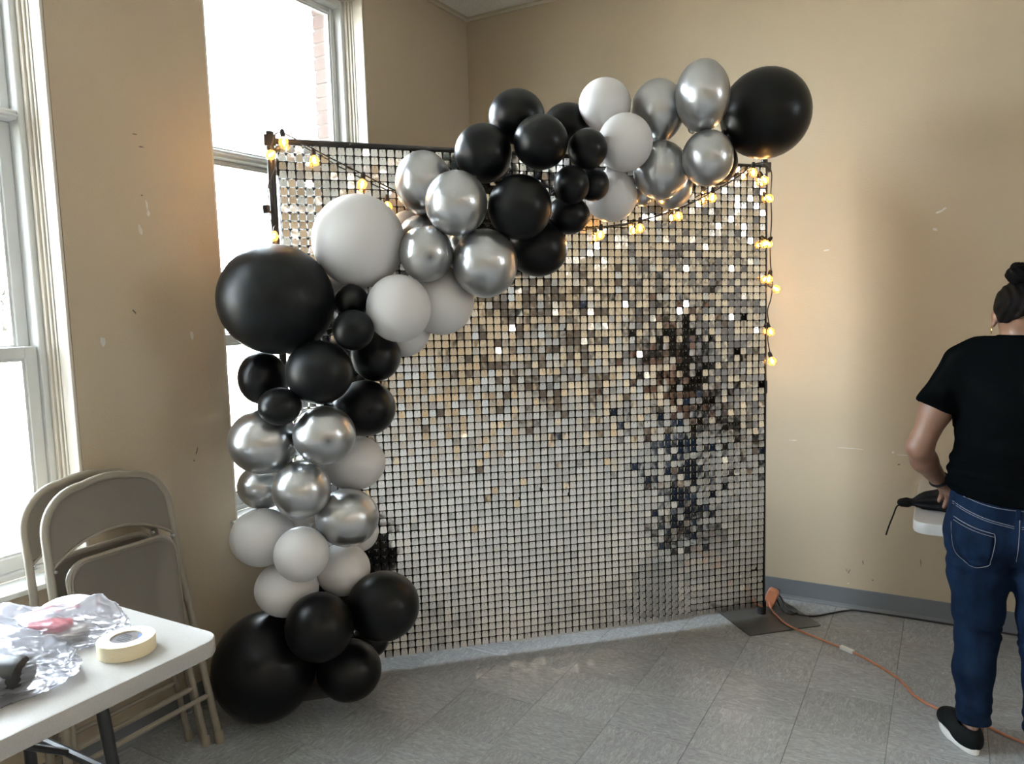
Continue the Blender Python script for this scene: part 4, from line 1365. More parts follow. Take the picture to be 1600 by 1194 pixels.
# ================================================================== FOLDED STEEL CHAIRS
def make_chair(label, loc, lean, yaw):
    """folded chair seen on its seat side; local x = width, z = up along the frame, -y = towards the viewer"""
    t = thing('folding_chair', label, 'chair', loc, (-lean, 0, PI / 2 + yaw), group='folded chairs leaning on the pier')
    R = 0.0125

    def arch(hw, foot, y, zt, rc):
        left = [(-foot, y, 0.022), (-foot + (foot - hw) * 0.55, y, 0.40), (-hw - 0.004, y, 0.70)]
        for k in range(0, 11):
            a = PI - (PI / 2) * k / 10
            left.append((-hw + rc + rc * math.cos(a), y, zt - 0.012 - rc + rc * math.sin(a)))
        mid = [(x, y, zt - 0.012 + 0.012 * (1 - (x / (hw - rc)) ** 2)) for x in (-0.05, -0.025, 0, 0.025, 0.05)]
        right = [(-p[0], p[1], p[2]) for p in reversed(left)]
        return left + mid + right
    fr = obj('frame_tube', G().tube(arch(0.215, 0.268, 0, 1.040, 0.135), R, 10), M['chair'], t, smooth='angle')
    # backrest: curved sheet inside the top of the frame
    top, bot = [], []
    n = 20
    for k in range(n + 1):
        u = -1 + 2 * k / n
        x = 0.212 * u
        c = max(0.0, (abs(x) - 0.08) / 0.134)
        zt = 1.030 - 0.132 * (1 - math.sqrt(max(0, 1 - c * c)))
        zb = 0.868 - 0.075 * abs(u) ** 2.2
        top.append((x, zt))
        bot.append((x, zb))
    vs, fs = [], []
    for s, yo in ((0, -0.003), (1, 0.003)):
        for (xt, z_t), (xb, z_b) in zip(top, bot):
            for q in (0, 0.5, 1.0):
                bulge = 0.010 * math.sin(PI * q) * (1 - (xt / 0.212) ** 2)
                vs.append((xt, yo + bulge, z_b + (z_t - z_b) * q))
    m = n + 1
    for k in range(n):
        for q in range(2):
            a = k * 3 + q
            fs.append((a, a + 3, a + 4, a + 1))
            b = m * 3 + a
            fs.append((b, b + 1, b + 4, b + 3))
        fs.append((k * 3, m * 3 + k * 3, m * 3 + k * 3 + 3, k * 3 + 3))
        fs.append((k * 3 + 2, k * 3 + 5, m * 3 + k * 3 + 5, m * 3 + k * 3 + 2))
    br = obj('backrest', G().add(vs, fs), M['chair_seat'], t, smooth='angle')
    lip = [(x, -0.004, z) for x, z in bot]
    obj('backrest_lip', G().tube(lip, 0.005, 6), M['chair'], br, smooth=True)
    for s in (-1, 1):
        obj('rivet', G().lathe([(0, -0.012), (0.005, -0.011), (0.0055, -0.003), (0.0055, 0.003)], 10, (s * 0.205, -0.002, 0.785), Matrix.Rotation(-PI / 2, 3, 'X')), M['steel'], br, smooth=True)
    # folded seat pan: rim and dished panel
    outl = []
    for cx, cz, a0, rr in ((0.178 - 0.03, 0.395 + 0.03, -90, 0.03), (0.186 - 0.062, 0.800 - 0.062, 0, 0.062), (-0.186 + 0.062, 0.800 - 0.062, 90, 0.062), (-0.178 + 0.03, 0.395 + 0.03, 180, 0.03)):
        for k in range(7):
            a = math.radians(a0 + 15 * k)
            outl.append((cx + rr * math.cos(a), cz + rr * math.sin(a)))
    cxm, czm = 0.0, 0.61
    rings = []
    for sc, yy_ in ((1.0, -0.016), (1.0, -0.034), (0.985, -0.041), (0.955, -0.043), (0.925, -0.040), (0.90, -0.036), (0.4, -0.034)):
        rings.append([((x - cxm) * sc + cxm, yy_, (z - czm) * sc + czm) for x, z in outl])
    n = len(outl)
    vs = [p for r in rings for p in r]
    fs = []
    for i in range(len(rings) - 1):
        for k in range(n):
            fs.append((i * n + k, i * n + (k + 1) % n, (i + 1) * n + (k + 1) % n, (i + 1) * n + k))
    fs.append(tuple((len(rings) - 1) * n + k for k in range(n)))
    fs.append(tuple(range(n - 1, -1, -1)))
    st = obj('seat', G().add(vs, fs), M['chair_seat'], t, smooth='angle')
    obj('seat_rim', G().tube([(x, -0.033, z) for x, z in outl], 0.0075, 6, closed=True), M['chair'], st, smooth=True)
    # rear legs
    for s in (-1, 1):
        lg = obj('rear_leg', G().tube([(s * 0.232, 0.030, 0.020), (s * 0.205, 0.026, 0.40), (s * 0.192, 0.020, 0.62)], 0.0105, 10), M['chair'], t, smooth='angle')
        obj('rubber_foot', G().lathe([(0, -0.0), (0.0135, 0.0), (0.015, 0.006), (0.015, 0.035), (0.012, 0.040)], 12, (s * 0.2335, 0.030, 0.0)), M['rubber'], lg, smooth='angle')
        obj('rubber_foot', G().lathe([(0, 0.0), (0.0155, 0.0), (0.017, 0.006), (0.017, 0.040), (0.0135, 0.046)], 12, (s * 0.268, 0, 0.0)), M['rubber'], fr, smooth='angle')
        obj('pivot_link', G().box(s * 0.20 - 0.003, s * 0.20 + 0.003, -0.03, 0.03, 0.55, 0.585), M['chair'], t)
    obj('stretcher', G().tube([(-0.250, 0, 0.185), (0.250, 0, 0.185)], 0.009, 8), M['chair'], t, smooth='angle')
    obj('stretcher', G().tube([(-0.220, 0.030, 0.225), (0.220, 0.030, 0.225)], 0.009, 8), M['chair'], t, smooth='angle')
    return t


make_chair('front beige steel folding chair of two, folded and leaning on the pier', (-2.262, 1.470, 0.0), math.radians(7.2), 0.0)
make_chair('rear beige steel folding chair of two, folded flat against the pier', (-2.352, 1.468, 0.0), math.radians(8.6), 0.0)

# ================================================================== FOLDING TABLES
def make_table(label, x0, x1, y0, y1, zt, along, name='folding_table'):
    cx, cy = (x0 + x1) / 2, (y0 + y1) / 2
    t = thing(name, label, 'table', (cx, cy, 0))
    hx, hy = (x1 - x0) / 2, (y1 - y0) / 2
    vs, fs = [], []
    rings = []
    for ins, z, r in ((0.012, zt - 0.046, 0.05), (0.002, zt - 0.043, 0.055), (0.0, zt - 0.036, 0.055), (0.0, zt - 0.008, 0.055), (0.0025, zt - 0.002, 0.053), (0.008, zt, 0.05)):
        rings.append([(x, y, z) for x, y in rounded_rect(-hx + ins, hx - ins, -hy + ins, hy - ins, r, 6)])
    n = len(rings[0])
    vs = [p for r in rings for p in r]
    for i in range(len(rings) - 1):
        for k in range(n):
            fs.append((i * n + k, i * n + (k + 1) % n, (i + 1) * n + (k + 1) % n, (i + 1) * n + k))
    fs.append(tuple(range(n - 1, -1, -1)))
    fs.append(tuple((len(rings) - 1) * n + k for k in range(n)))
    obj('table_top', G().add(vs, fs), M['table'], t, smooth='angle')
    L = hy if along == 'y' else hx
    Wd = hx if along == 'y' else hy

    def p(u, w, z):           # u along the length, w across
        return (w, u, z) if along == 'y' else (u, w, z)
    for e in (-1, 1):
        ue = e * (L - 0.245)
        for s in (-1, 1):
            wz = s * (Wd - 0.12)
            lg = obj('leg', G().tube([p(ue, wz * 0.80, zt - 0.048), p(ue, wz, zt - 0.25), p(ue, wz, 0.012)], 0.0145, 12), M['black_metal'], t, smooth='angle')
            obj('foot_cap', G().lathe([(0, 0), (0.017, 0.0), (0.018, 0.03), (0.0145, 0.034)], 12, p(ue, wz, 0)), M['black_pl'], lg, smooth='angle')
        obj('leg_crossbar', G().tube([p(ue, -(Wd - 0.12), zt - 0.27), p(ue, (Wd - 0.12), zt - 0.27)], 0.011, 8), M['black_metal'], t, smooth='angle')
        obj('brace', G().tube([p(ue, 0, zt - 0.27), p(ue - e * 0.30, 0, zt - 0.055)], 0.009, 8), M['black_metal'], t, smooth='angle')
        obj('hinge_rail', G().box(*sum([[min(a, b), max(a, b)] for a, b in zip(p(ue - 0.018, -(Wd - 0.06), zt - 0.060), p(ue + 0.018, Wd - 0.06, zt - 0.047))], [])), M['black_metal'], t)
    return t


ZT = 0.74
make_table('white plastic folding table in the left foreground, carrying bags and tape', -2.19, -1.583, -0.58, 1.252, ZT, 'y')
make_table('pale folding table behind the person by the back wall', -0.092, 1.74, 3.095, 3.86, 0.72, 'x')

# ------------------------------------------------------------------ masking tape
tp = thing('tape_roll', 'roll of cream masking tape lying flat on the white table', 'tape', (-1.722, 1.078, ZT + 0.0002))
ro, ri, th2 = 0.0655, 0.0385, 0.036
g = G().lathe([(ri, 0.0), (ro - 0.001, 0.0), (ro, 0.001), (ro, th2 - 0.001), (ro - 0.001, th2), (ri, th2), (ri, 0.0)], 56)
obj('tape_band', g, M['tape'], tp, smooth='angle')
g = G().lathe([(ri - 0.0025, 0.0), (ri - 0.0002, 0.0), (ri - 0.0002, th2 + 0.0004), (ri - 0.0025, th2 + 0.0004), (ri - 0.0025, 0.0)], 48)
obj('card_core', g, M['cream_pl'], tp, smooth='angle')
g = G().lathe([(0, th2 - 0.004), (ri - 0.0026, th2 - 0.004), (ri - 0.0026, th2 - 0.003), (0, th2 - 0.003)], 40)
lb = obj('core_label', g, M['tape_label'], tp)
arc = [(0.034 * math.cos(a), 0.034 * math.sin(a)) for a in [math.radians(12 + 6 * k) for k in range(13)]]
obj('blue_print', G().prism(arc, th2 - 0.0029, th2 - 0.0024), M['label_blue'], lb)
g = G()
for k, (x0_, x1_, y_) in enumerate(((-0.024, 0.006, 0.012), (-0.028, 0.012, 0.005), (-0.026, 0.018, -0.002), (-0.02, 0.02, -0.010), (-0.014, 0.016, -0.018))):
    xx = x0_
    while xx < x1_:
        w = random.uniform(0.002, 0.006)
        g.box(xx, min(xx + w, x1_), y_, y_ + 0.0028, th2 - 0.0029, th2 - 0.0025)
        xx += w + 0.0014
obj('dark_print', g, M['label_dark'], lb)

# ------------------------------------------------------------------ clear bags with their contents
def bag(label, c, L, W, Hh, yaw, seed, peaks):
    """crumpled clear bag lying on the table: film with sharp folds, gathered ridges and a flared mouth at +x"""
    bm = bmesh.new()
    bmesh.ops.create_icosphere(bm, subdivisions=6, radius=1.0)
    sd = Vector((seed * 3.1, seed * 1.7, seed * 0.9))
    for v in bm.verts:
        p = v.co.copy()
        q = p * 1.6 + sd + noise.noise_vector(p * 1.1 + sd) * 0.7
        r1 = 1 - 2.2 * abs(noise.noise(q))                       # broad sharp folds
        r2 = 1 - 2.0 * abs(noise.noise(Vector((p.x * 2.6, p.y * 6.5, p.z * 6.5)) + sd))   # pleats along the bag
        r3 = noise.noise(p * 0.9 - sd)
        k = 0.84 + 0.14 * r1 + 0.10 * r2 + 0.16 * r3
        x, y, z = p.x * k, p.y * k, max(p.z, -0.35) * k
        h = 0.0
        for (px_, py_, ph, pw) in peaks:                          # pulled-up points of the film
            h += ph * math.exp(-((p.x - px_) ** 2 + (p.y - py_) ** 2) / pw ** 2)
        w_ = 1 - 0.30 * max(0, p.x) ** 2 + 0.16 * max(0, p.x - 0.75)
        zz_ = max(0.0, (z + 0.30) / 1.25) * Hh * (0.62 + h)
        v.co = Vector((x * L / 2, y * W / 2 * w_, zz_ + 0.0012 + 0.003 * max(0, noise.noise(p * 6 + sd))))
    me = bpy.data.meshes.new('plastic_bag')
    bm.to_mesh(me)
    bm.free()
    me.polygons.foreach_set('use_smooth', [True] * len(me.polygons))
    me.materials.append(M['bag'])
    o = bpy.data.objects.new('plastic_bag', me)
    COL.objects.link(o)
    o.location = c
    o.rotation_euler = (0, 0, yaw)
    tag(o, label, 'plastic bag', 'clear bags on the white table')
    return o


bag('crumpled clear bag over red and white things, behind the tape roll', (-1.965, 1.035, ZT), 0.40, 0.185, 0.105, math.radians(28), 2, ((0.62, 0.15, 0.45, 0.26), (0.1, -0.1, 0.25, 0.5), (-0.75, 0.3, 0.5, 0.30)))
bag('crumpled clear bag holding a black pouch, nearest the camera on the table', (-1.835, 0.825, ZT), 0.34, 0.27, 0.13, math.radians(48), 5, ((-0.05, 0.35, 0.55, 0.42), (0.75, 0.1, 0.25, 0.3)))
# contents
g = G()
prof = [(0, 0.0), (0.028, 0.0), (0.036, 0.006), (0.040, 0.018), (0.040, 0.125), (0.036, 0.140), (0.026, 0.147), (0, 0.147)]
g.lathe(prof, 24, (0, 0, 0), Matrix.Rotation(PI / 2, 3, 'Y'), sy=1.25)
pouch = obj('black_pouch', g, M['black_pl'], smooth='angle', loc=(-1.860, 0.780, ZT + 0.0412))
pouch.rotation_euler = (0, 0, math.radians(30))
tag(pouch, 'black rounded pouch inside the clear bag nearest the camera', 'pouch')
g = G().prism(rounded_rect(-0.055, 0.055, -0.028, 0.028, 0.02, 5), 0.0, 0.020)
rd = bevel(obj('red_packet', g, M['red'], loc=(-1.975, 1.035, ZT + 0.024)), 0.006, 2)
rd.rotation_euler = (0.0, 0, math.radians(28))
tag(rd, 'red plastic packet inside the clear bag behind the tape', 'packet')
g = G().prism(rounded_rect(-0.085, 0.085, -0.040, 0.040, 0.018, 5), 0.0, 0.022)
wb = bevel(obj('white_box', g, M['cream_pl'], loc=(-1.975, 1.035, ZT + 0.0015)), 0.006, 2)
wb.rotation_euler = (0, 0, math.radians(28))
tag(wb, 'pale box under the red packet in the clear bag', 'box')
g = G().lathe([(0.080, 0.0), (0.083, 0.0), (0.0845, 0.003), (0.078, 0.016), (0.066, 0.028), (0.05, 0.036), (0.03, 0.040), (0, 0.041)], 40)
bw_ = obj('upturned_bowl', g, M['white_pl'], smooth=True, loc=(-2.090, 1.150, ZT + 0.0005))
tag(bw_, 'white round bowl upside down behind the clear bags', 'bowl')

# ================================================================== PERSON seen from behind
PO = Vector((0.21, 2.95, 0.0))
f = Field((-0.42, -0.26, 0.0), (0.42, 0.34, 1.62), 0.0046)
# trunk and neck
f.ell((0, 0.0, 1.22), (0.160, 0.100, 0.18), 0.05)
f.ell((0, 0.01, 1.02), (0.155, 0.105, 0.17), 0.06)
f.ell((0, -0.005, 0.84), (0.172, 0.115, 0.13), 0.06)
f.cone((-0.12, 0, 1.335), (0.12, 0, 1.335), 0.046, 0.046, 0.04)
f.cone((0, 0.0, 1.34), (0, 0.022, 1.45), 0.056, 0.051, 0.04)
# head
f.ell((0, 0.030, 1.495), (0.072, 0.090, 0.088), 0.03)
f.ell((0, 0.066, 1.425), (0.052, 0.056, 0.050), 0.035)
f.cone((0, 0.118, 1.500), (0, 0.136, 1.466), 0.007, 0.011, 0.012)      # nose
f.cone((-0.018, 0.113, 1.432), (0.018, 0.113, 1.432), 0.0065, 0.0065, 0.004)  # lips
f.cone((-0.016, 0.112, 1.424), (0.016, 0.112, 1.424), 0.007, 0.007, 0.003)
f.cone((-0.045, 0.108, 1.522), (0.045, 0.108, 1.522), 0.010, 0.010, 0.02)     # brow
for s in (-1, 1):
    f.ell((s * 0.076, 0.020, 1.472), (0.008, 0.019, 0.031), 0.006, rot=(0.15, 0, s * -0.35))     # ear
    f.ell((s * 0.079, 0.016, 1.446), (0.006, 0.009, 0.010), 0.005)
# arms
f.chain([((-0.165, 0, 1.315), 0.052), ((-0.235, -0.012, 1.16), 0.047), ((-0.282, -0.020, 1.030), 0.040)], 0.03)
f.chain([((-0.282, -0.020, 1.030), 0.041), ((-0.268, 0.030, 0.975), 0.041), ((-0.218, 0.112, 0.888), 0.0265)], 0.02)
f.chain([((0.165, 0, 1.315), 0.052), ((0.235, -0.008, 1.16), 0.047), ((0.280, 0.005, 1.030), 0.040)], 0.03)
f.chain([((0.280, 0.005, 1.030), 0.041), ((0.260, 0.070, 0.975), 0.041), ((0.190, 0.180, 0.890), 0.0265)], 0.02)


def hand(w, fwd, side, nrm, thumb_side):
    """w wrist, fwd knuckle direction, side across the palm (thumb -> little finger), nrm out of the back of the hand"""
    w, F_, S_, N_ = [np.array(q, float) for q in (w, fwd, side, nrm)]
    F_ /= np.linalg.norm(F_)
    S_ -= F_ * (S_ @ F_)
    S_ /= np.linalg.norm(S_)
    N_ = np.cross(F_, S_) * (1 if np.cross(F_, S_) @ N_ > 0 else -1)
    for a in (-0.026, -0.009, 0.009, 0.025):
        f.cone(w + F_ * 0.008 + S_ * a * 0.6, w + F_ * 0.078 + S_ * a, 0.0145, 0.0125, 0.012)
    for a, L, sp in ((-0.029, 0.070, -0.10), (-0.0095, 0.078, -0.02), (0.0095, 0.072, 0.05), (0.028, 0.056, 0.14)):
        k0 = w + F_ * 0.080 + S_ * a
        d1 = F_ * 0.92 + S_ * sp - N_ * 0.30
        d1 /= np.linalg.norm(d1)
        k1 = k0 + d1 * L * 0.46
        d2 = F_ * 0.62 + S_ * sp * 0.6 - N_ * 0.78
        d2 /= np.linalg.norm(d2)
        k2 = k1 + d2 * L * 0.32
        d3 = F_ * 0.25 - N_ * 0.95
        k3 = k2 + d3 * L * 0.22
        f.chain([(k0, 0.0098), (k1, 0.0090), (k2, 0.0082), (k3, 0.0072)], 0.004)
    b0 = w + F_ * 0.022 - S_ * 0.024
    b1 = b0 + F_ * 0.030 - S_ * 0.030 - N_ * 0.010
    b2 = b1 + F_ * 0.030 - S_ * 0.006 - N_ * 0.012
    f.chain([(b0, 0.0145), (b1, 0.0112), (b2, 0.0090)], 0.006)


hand((-0.214, 0.118, 0.880), (0.30, 0.70, -0.55), (-0.75, 0.50, 0.2), (-0.3, 0.1, 0.9), 1)
hand((0.186, 0.186, 0.884), (-0.35, 0.75, -0.50), (0.75, 0.45, 0.1), (0.2, 0.1, 0.9), -1)
# legs and feet (under the clothes)
for s in (-1, 1):
    f.chain([((s * 0.088, 0, 0.78), 0.092), ((s * 0.090, 0, 0.60), 0.080), ((s * 0.093, 0.005, 0.40), 0.052), ((s * 0.099, -0.012, 0.27), 0.050), ((s * 0.095, -0.012, 0.09), 0.031)], 0.03)
    f.chain([((s * 0.095, -0.035, 0.060), 0.030), ((s * 0.120, 0.03, 0.050), 0.026), ((s * 0.150, 0.095, 0.042), 0.022)], 0.02)
V, Fq = f.mesh()
person = arr_obj('person', V, Fq, M['skin'], loc=PO)
tag(person, 'person seen from behind in a black T-shirt and blue jeans, hair in a high bun', 'person')
for s in (-1, 1):
    e = obj('eye', G().lathe([(0, -0.0105)] + [(0.0105 * math.sin(a), -0.0105 * math.cos(a)) for a in [PI * k / 8 for k in range(1, 8)]] + [(0, 0.0105)], 12, (s * 0.030, 0.102, 1.496)), M['eye'], person, smooth=True)
    obj('iris', G().lathe([(0, 0.0108), (0.0045, 0.0098), (0.0045, 0.0102), (0, 0.0112)], 10, (s * 0.030, 0.102, 1.496), Matrix.Rotation(-PI / 2, 3, 'X')), M['hair'], e)

# T-shirt
f = Field((-0.34, -0.24, 0.84), (0.34, 0.24, 1.46), 0.0055)
f.ell((0, 0.0, 1.225), (0.182, 0.122, 0.185), 0.05)
f.ell((0, 0.01, 1.03), (0.182, 0.128, 0.19), 0.07)
f.ell((0, -0.008, 0.90), (0.200, 0.150, 0.14), 0.08)
f.cone((-0.125, 0, 1.338), (0.125, 0, 1.338), 0.056, 0.056, 0.05)
f.cone((-0.10, 0, 1.350), (0.0, 0.004, 1.385), 0.052, 0.064, 0.05)
f.cone((0.10, 0, 1.350), (0.0, 0.004, 1.385), 0.052, 0.064, 0.05)
ZH = 0.885
for s in (-1, 1):
    f.chain([((s * 0.165, 0, 1.318), 0.060), ((s * 0.235, -0.010, 1.175), 0.058), ((s * 0.260, -0.014, 1.10), 0.058)], 0.035)
X = f.grid()
# sleeve ends, hem, neckline
for s in (-1, 1):
    d = np.array([s * 0.36, -0.05, -0.93])
    d /= np.linalg.norm(d)
    pl = (X[0] - s * 0.243) * d[0] + (X[1] + 0.012) * d[1] + (X[2] - 1.172) * d[2]
    box = (np.abs(X[0]) > 0.188) & (X[0] * s > 0) & (X[2] > 1.02)
    f.F = np.where(box, np.maximum(f.F, pl), f.F)
f.F = np.maximum(f.F, ZH + 0.012 * np.abs(X[0]) / 0.2 - 0.010 * np.cos(X[0] * 9) - X[2])
f.F = np.maximum(f.F, X[2] - (1.412 + 0.25 * np.abs(X[1] + 0.06) * 0 - 0.16 * np.maximum(X[1] + 0.02, 0)))
# folds: horizontal ripples near the waist, soft drape higher up
wz_ = np.exp(-((X[2] - 0.955) / 0.065) ** 2)
f.F += 0.0040 * wz_ * np.sin(X[2] * 150 + 2.2 * np.sin(X[0] * 9 + 1) + X[1] * 14)
wz2 = np.exp(-((X[2] - 1.08) / 0.10) ** 2)
f.F += 0.0022 * wz2 * np.sin(X[2] * 70 + X[0] * 38 * np.sign(X[0]) + 3 * np.sin(X[0] * 6))
f.F += 0.0016 * np.sin(X[0] * 55 + X[2] * 35) * np.exp(-((np.abs(X[0]) - 0.21) / 0.05) ** 2)
V, Fq = f.mesh()
shirt = arr_obj('t_shirt', V, Fq, M['shirt'], person)
ring = []
for k in range(28):
    a = 2 * PI * k / 28
    ring.append((0.070 * math.cos(a), 0.004 + 0.064 * math.sin(a), 1.409 - 0.16 * max(0, 0.024 + 0.064 * math.sin(a))))
obj('neckband', G().tube(ring, 0.0065, 6, closed=True), M['shirt'], shirt, smooth=True)

# jeans
f = Field((-0.27, -0.24, 0.06), (0.27, 0.24, 0.96), 0.0055)
f.ell((0, -0.002, 0.815), (0.192, 0.134, 0.16), 0.05)
f.ell((0, 0.0, 0.90), (0.172, 0.122, 0.09), 0.05)
for s in (-1, 1):
    f.ell((s * 0.088, -0.062, 0.775), (0.098, 0.092, 0.105), 0.05)
    f.chain([((s * 0.102, 0, 0.75), 0.104), ((s * 0.095, 0.0, 0.60), 0.0905), ((s * 0.093, 0.005, 0.47), 0.074), ((s * 0.093, 0.006, 0.39), 0.0650),
             ((s * 0.101, -0.012, 0.27), 0.0615), ((s * 0.097, -0.012, 0.15), 0.050), ((s * 0.095, -0.012, 0.085), 0.0465), ((s * 0.095, -0.012, 0.04), 0.0465)], 0.025)
X = f.grid()
f.F = np.maximum(f.F, 0.088 - X[2] + 0.10 * (X[1] + 0.012))
f.F = np.maximum(f.F, X[2] - 0.925)
kn = np.exp(-((X[2] - 0.41) / 0.075) ** 2)
f.F += 0.0030 * kn * np.sin(X[2] * 150 + 3.5 * np.sin(X[0] * 24 + X[2] * 30) + X[1] * 18) * (0.5 + 0.5 * np.sin(X[2] * 37 + X[0] * 20))
f.F += 0.0030 * np.exp(-((X[2] - 0.655) / 0.05) ** 2) * np.sin(X[2] * 120 + np.abs(X[0]) * 16) * (X[1] < 0.02)
f.F += 0.0022 * np.exp(-((X[2] - 0.13) / 0.05) ** 2) * np.sin(X[2] * 150 + X[0] * 40 + X[1] * 42)
f.F += 0.0012 * np.sin(X[2] * 47 + np.abs(X[0]) * 40)
V, Fq = f.mesh()
jeans = arr_obj('jeans', V, Fq, M['jeans'], person)
jf = f


def rear(x, z):
    """y of the rear surface of the jeans at (x, z)"""
    i = int(round((x - jf.lo[0]) / jf.h))
    k = int(round((z - jf.lo[2]) / jf.h))
    col = jf.F[i, :, k]
    j = int(np.argmax(col < 0))
    if j == 0:
        return 0.0
    t = col[j - 1] / (col[j - 1] - col[j])
    return jf.lo[1] + (j - 1 + t) * jf.h


def seam(pts, r=0.0013, name='stitching', mat='stitch', lift=0.0006, n=10):
    P2 = spline([(x, 0, z) for x, z in pts], n)
    path = [(p.x, rear(p.x, p.z) - lift, p.z) for p in P2]
    ys = [q[1] for q in path]
    ys = [sum(ys[max(0, i - 2):i + 3]) / len(ys[max(0, i - 2):i + 3]) for i in range(len(ys))]
    return obj(name, G().tube([(q[0], y, q[2]) for q, y in zip(path, ys)], r, 5), M[mat], jeans, smooth=True)


for s in (-1, 1):
    out = [(-0.176, 0.820), (-0.150, 0.812), (-0.110, 0.800), (-0.062, 0.789), (-0.060, 0.760), (-0.068, 0.690), (-0.072, 0.668), (-0.105, 0.656), (-0.128, 0.660), (-0.166, 0.692), (-0.178, 0.740), (-0.182, 0.80)]
    out = [(x * -s, z) for x, z in out]
    # raised pocket patch
    vs, fs = [], []
    nu, nv_ = 12, 12
    for iu in range(nu + 1):
        u = iu / nu
        xa = -0.064 + (-0.170 + 0.064) * u
        for iv in range(nv_ + 1):
            v = iv / nv_
            zt_ = 0.788 + 0.028 * u
            zb_ = 0.668 - 0.012 * math.sin(PI * min(1, u * 1.15)) + 0.026 * max(0, u - 0.55) / 0.45
            z_ = zt_ + (zb_ - zt_) * v
            x_ = (xa - 0.004 * v * (1 - u) + 0.006 * v * u) * -s
            vs.append((x_, rear(x_, z_) - 0.0020, z_))
    for iu in range(nu):
        for iv in range(nv_):
            a = iu * (nv_ + 1) + iv
            q = (a, a + 1, a + nv_ + 2, a + nv_ + 1)
            fs.append(q if s > 0 else q[::-1])
    pk = obj('back_pocket', G().add(vs, fs), M['jeans'], jeans, smooth=True)
    sol = pk.modifiers.new('thickness', 'SOLIDIFY')
    sol.thickness = 0.0025
    for ins, r in ((0.0, 0.0011),):
        c = [(x, z) for x, z in out]
        seam(c[:4], 0.0012, lift=0.0028)
        seam([(x, z - 0.010) for x, z in c[:4]], 0.0009, lift=0.0028)
        seam(c[3:9], 0.0012, lift=0.0028)
        seam(c[8:], 0.0010, lift=0.0022)
    seam([(s * 0.180, 0.862), (s * 0.14, 0.850), (s * 0.08, 0.832), (s * 0.01, 0.816)], 0.0011)
    seam([(s * 0.180, 0.856), (s * 0.14, 0.844), (s * 0.08, 0.826), (s * 0.01, 0.810)], 0.0009)
seam([(0.004, 0.875), (0.004, 0.80), (0.003, 0.74), (0.002, 0.69)], 0.0012)
seam([(-0.15, 0.888), (-0.08, 0.872), (0.0, 0.866), (0.08, 0.872), (0.15, 0.888)], 0.0012)
yl = rear(0.0, 0.865)
bevel(obj('belt_loop', G().box(-0.007, 0.007, yl - 0.006, yl + 0.004, 0.838, 0.886), M['jeans'], jeans), 0.002, 1)

# shoes
for s in (-1, 1):
    a_ = math.atan2(s * 0.085, 0.215)
    hx_, hy_ = s * 0.088, -0.098
    dx, dy = math.sin(a_), math.cos(a_)
    Ls = 0.245
    Rm = Matrix(((dy, dx, 0, hx_), (-dx, dy, 0, hy_), (0, 0, 1, 0), (0, 0, 0, 1)))       # local y forward
    f = Field((-0.07, -0.03, 0.0), (0.07, Ls + 0.03, 0.14), 0.004)
    f.ell((0, 0.045, 0.045), (0.037, 0.048, 0.052), 0.02)
    f.ell((s * 0.004, 0.110, 0.042), (0.042, 0.075, 0.045), 0.04)
    f.ell((s * 0.006, 0.180, 0.035), (0.045, 0.062, 0.034), 0.03)
    Xs = f.grid()
    f.F = np.maximum(f.F, 0.022 - Xs[2])
    op_ = np.sqrt(((Xs[0]) / 0.030) ** 2 + ((Xs[1] - 0.065) / 0.052) ** 2 + ((Xs[2] - 0.105) / 0.055) ** 2)
    f.F = np.maximum(f.F, (1 - op_) * 0.03)
    V, Fq = f.mesh()
    V = np.array([tuple(Rm @ Vector(p)) for p in V])
    sh = arr_obj('shoe', V, Fq, M['shoe'], person)
    outl = []
    for k in range(40):
        t = 2 * PI * k / 40
        yv = Ls / 2 - Ls / 2 * math.cos(t)
        wv = 0.041 + 0.009 * math.sin(PI * (yv / Ls) ** 1.4) - (0.004 if yv < 0.1 else 0)
        outl.append((wv * math.sin(t) * (1.0 if abs(math.sin(t)) > 0.4 else 1.12) * -1 + s * 0.006 * (yv / Ls), yv))
    vs, fs = [], []
    nO = len(outl)
    for sc, z_ in ((0.95, 0.001), (0.99, 0.006), (1.0, 0.026), (0.97, 0.0300), (0.90, 0.0305)):
        vs += [Rm @ Vector((x * sc, (y - Ls / 2) * sc + Ls / 2, z_)) for x, y in outl]
    for i in range(4):
        for k in range(nO):
            fs.append((i * nO + k, i * nO + (k + 1) % nO, (i + 1) * nO + (k + 1) % nO, (i + 1) * nO + k))
    fs += [tuple(range(nO - 1, -1, -1)), tuple(4 * nO + k for k in range(nO))]
    gs = G().add(vs, fs)
    obj('sole', gs, M['sole'], sh, smooth='angle')

# hair with a high bun
f = Field((-0.12, -0.12, 1.40), (0.12, 0.16, 1.68), 0.0035)
f.ell((0, 0.022, 1.505), (0.0805, 0.098, 0.087), 0.02)
X = f.grid()
lim = 1.462 + 0.55 * np.maximum(X[1] - 0.0, 0) + 0.012 * np.cos(X[0] * 55) * (X[1] < 0.02)
f.F = np.maximum(f.F, lim - X[2])
f.F += 0.0012 * np.sin(X[0] * 260 + 3 * np.sin(X[2] * 40))
V, Fq = f.mesh()
hair = arr_obj('hair', V, Fq, M['hair'], person)
f = Field((-0.09, -0.10, 1.55), (0.08, 0.08, 1.68), 0.003)
pts = []
for k in range(15):
    a = 2 * PI * k / 14 * 1.35
    r = 0.024 - 0.0006 * k
    pts.append(((-0.012 + r * math.cos(a), -0.012 + r * 0.9 * math.sin(a), 1.597 + 0.0022 * k), 0.0185))
f.ell((-0.012, -0.012, 1.603), (0.038, 0.036, 0.030), 0.015)
f.chain(pts, 0.006)
X = f.grid()
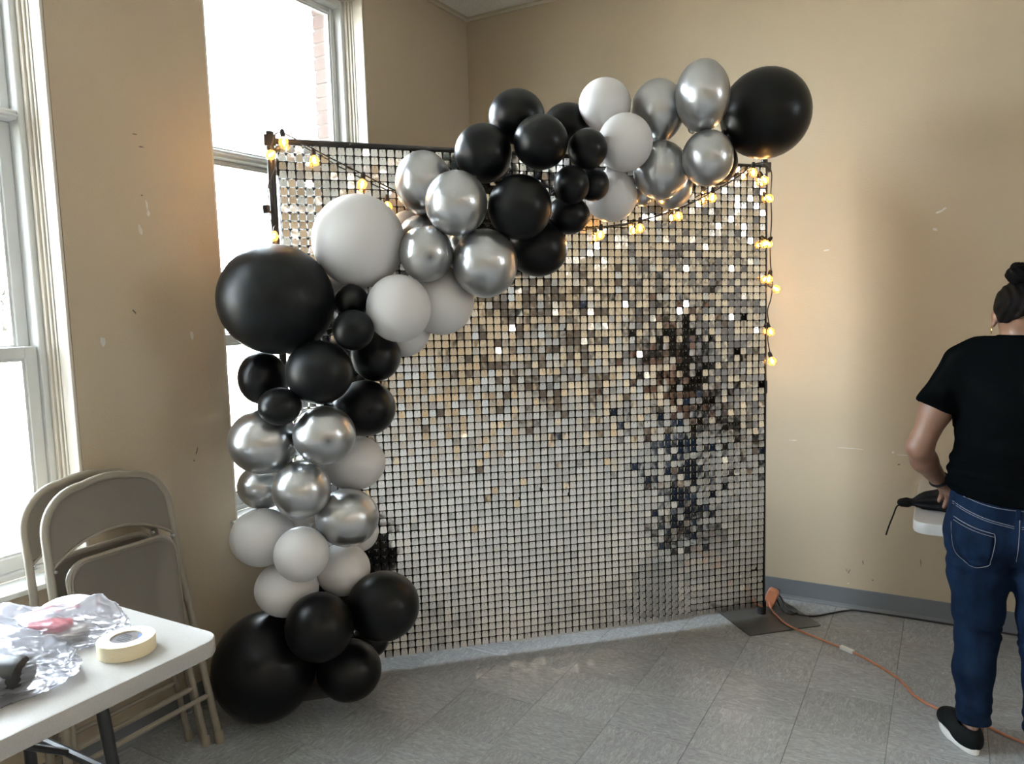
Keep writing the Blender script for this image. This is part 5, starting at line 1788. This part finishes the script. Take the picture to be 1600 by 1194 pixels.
f.F += 0.0012 * np.sin(np.arctan2(X[1] + 0.012, X[0] + 0.012) * 9 + X[2] * 260)
V, Fq = f.mesh()
arr_obj('bun', V, Fq, M['hair'], hair)
for s in (-1, 1):
    ring = [(s * 0.0835, 0.016 + 0.010 * math.cos(a), 1.428 + 0.0115 * math.sin(a)) for a in [2 * PI * k / 18 for k in range(18)]]
    obj('earring', G().tube(ring, 0.0015, 6, closed=True), M['gold'], person, smooth=True)
# dark wrist strap
ring = []
fd = Vector((0.52, 0.85, -0.9)).normalized()
u_ = fd.orthogonal().normalized()
v_ = fd.cross(u_)
for k in range(20):
    a = 2 * PI * k / 20
    q = Vector((-0.222, 0.104, 0.896)) + (u_ * math.cos(a) + v_ * math.sin(a)) * 0.0285
    ring.append(tuple(q))
obj('wrist_strap', G().tube(ring, 0.006, 8, closed=True), M['cloth_black'], person, smooth=True)

# ------------------------------------------------------------------ black drawstring bag on the far table
BO = Vector((-0.12, 3.30, 0.72))
f = Field((-0.06, -0.16, 0.0), (0.36, 0.16, 0.13), 0.0045)
f.ell((0.22, 0.0, 0.045), (0.12, 0.115, 0.046), 0.03)
f.chain([((0.15, 0.0, 0.045), 0.045), ((0.07, 0.0, 0.035), 0.024), ((0.025, -0.002, 0.024), 0.014)], 0.04)
f.ell((0.0, -0.004, 0.022), (0.022, 0.020, 0.019), 0.006)
f.ell((-0.018, -0.006, 0.020), (0.016, 0.018, 0.016), 0.006)
X = f.grid()
ang = np.arctan2(X[2] - 0.02, X[1])
f.F += 0.0045 * np.sin(ang * 9 + X[0] * 10) * np.exp(-((X[0] - 0.10) / 0.09) ** 2)
f.F = np.maximum(f.F, 0.0015 - X[2])
V, Fq = f.mesh()
sack = arr_obj('black_sack', V, Fq, M['cloth_black'], loc=BO)
tag(sack, 'black drawstring sack knotted at one end on the pale table by the person', 'bag')
strap = spline([(-0.020, -0.012, 0.014), (-0.034, -0.020, 0.004), (-0.045, -0.03, -0.030), (-0.058, -0.035, -0.07), (-0.068, -0.04, -0.108)], 6)
obj('strap', G().tube([tuple(p) for p in strap], 0.0032, 6), M['cloth_black'], sack, smooth=True)
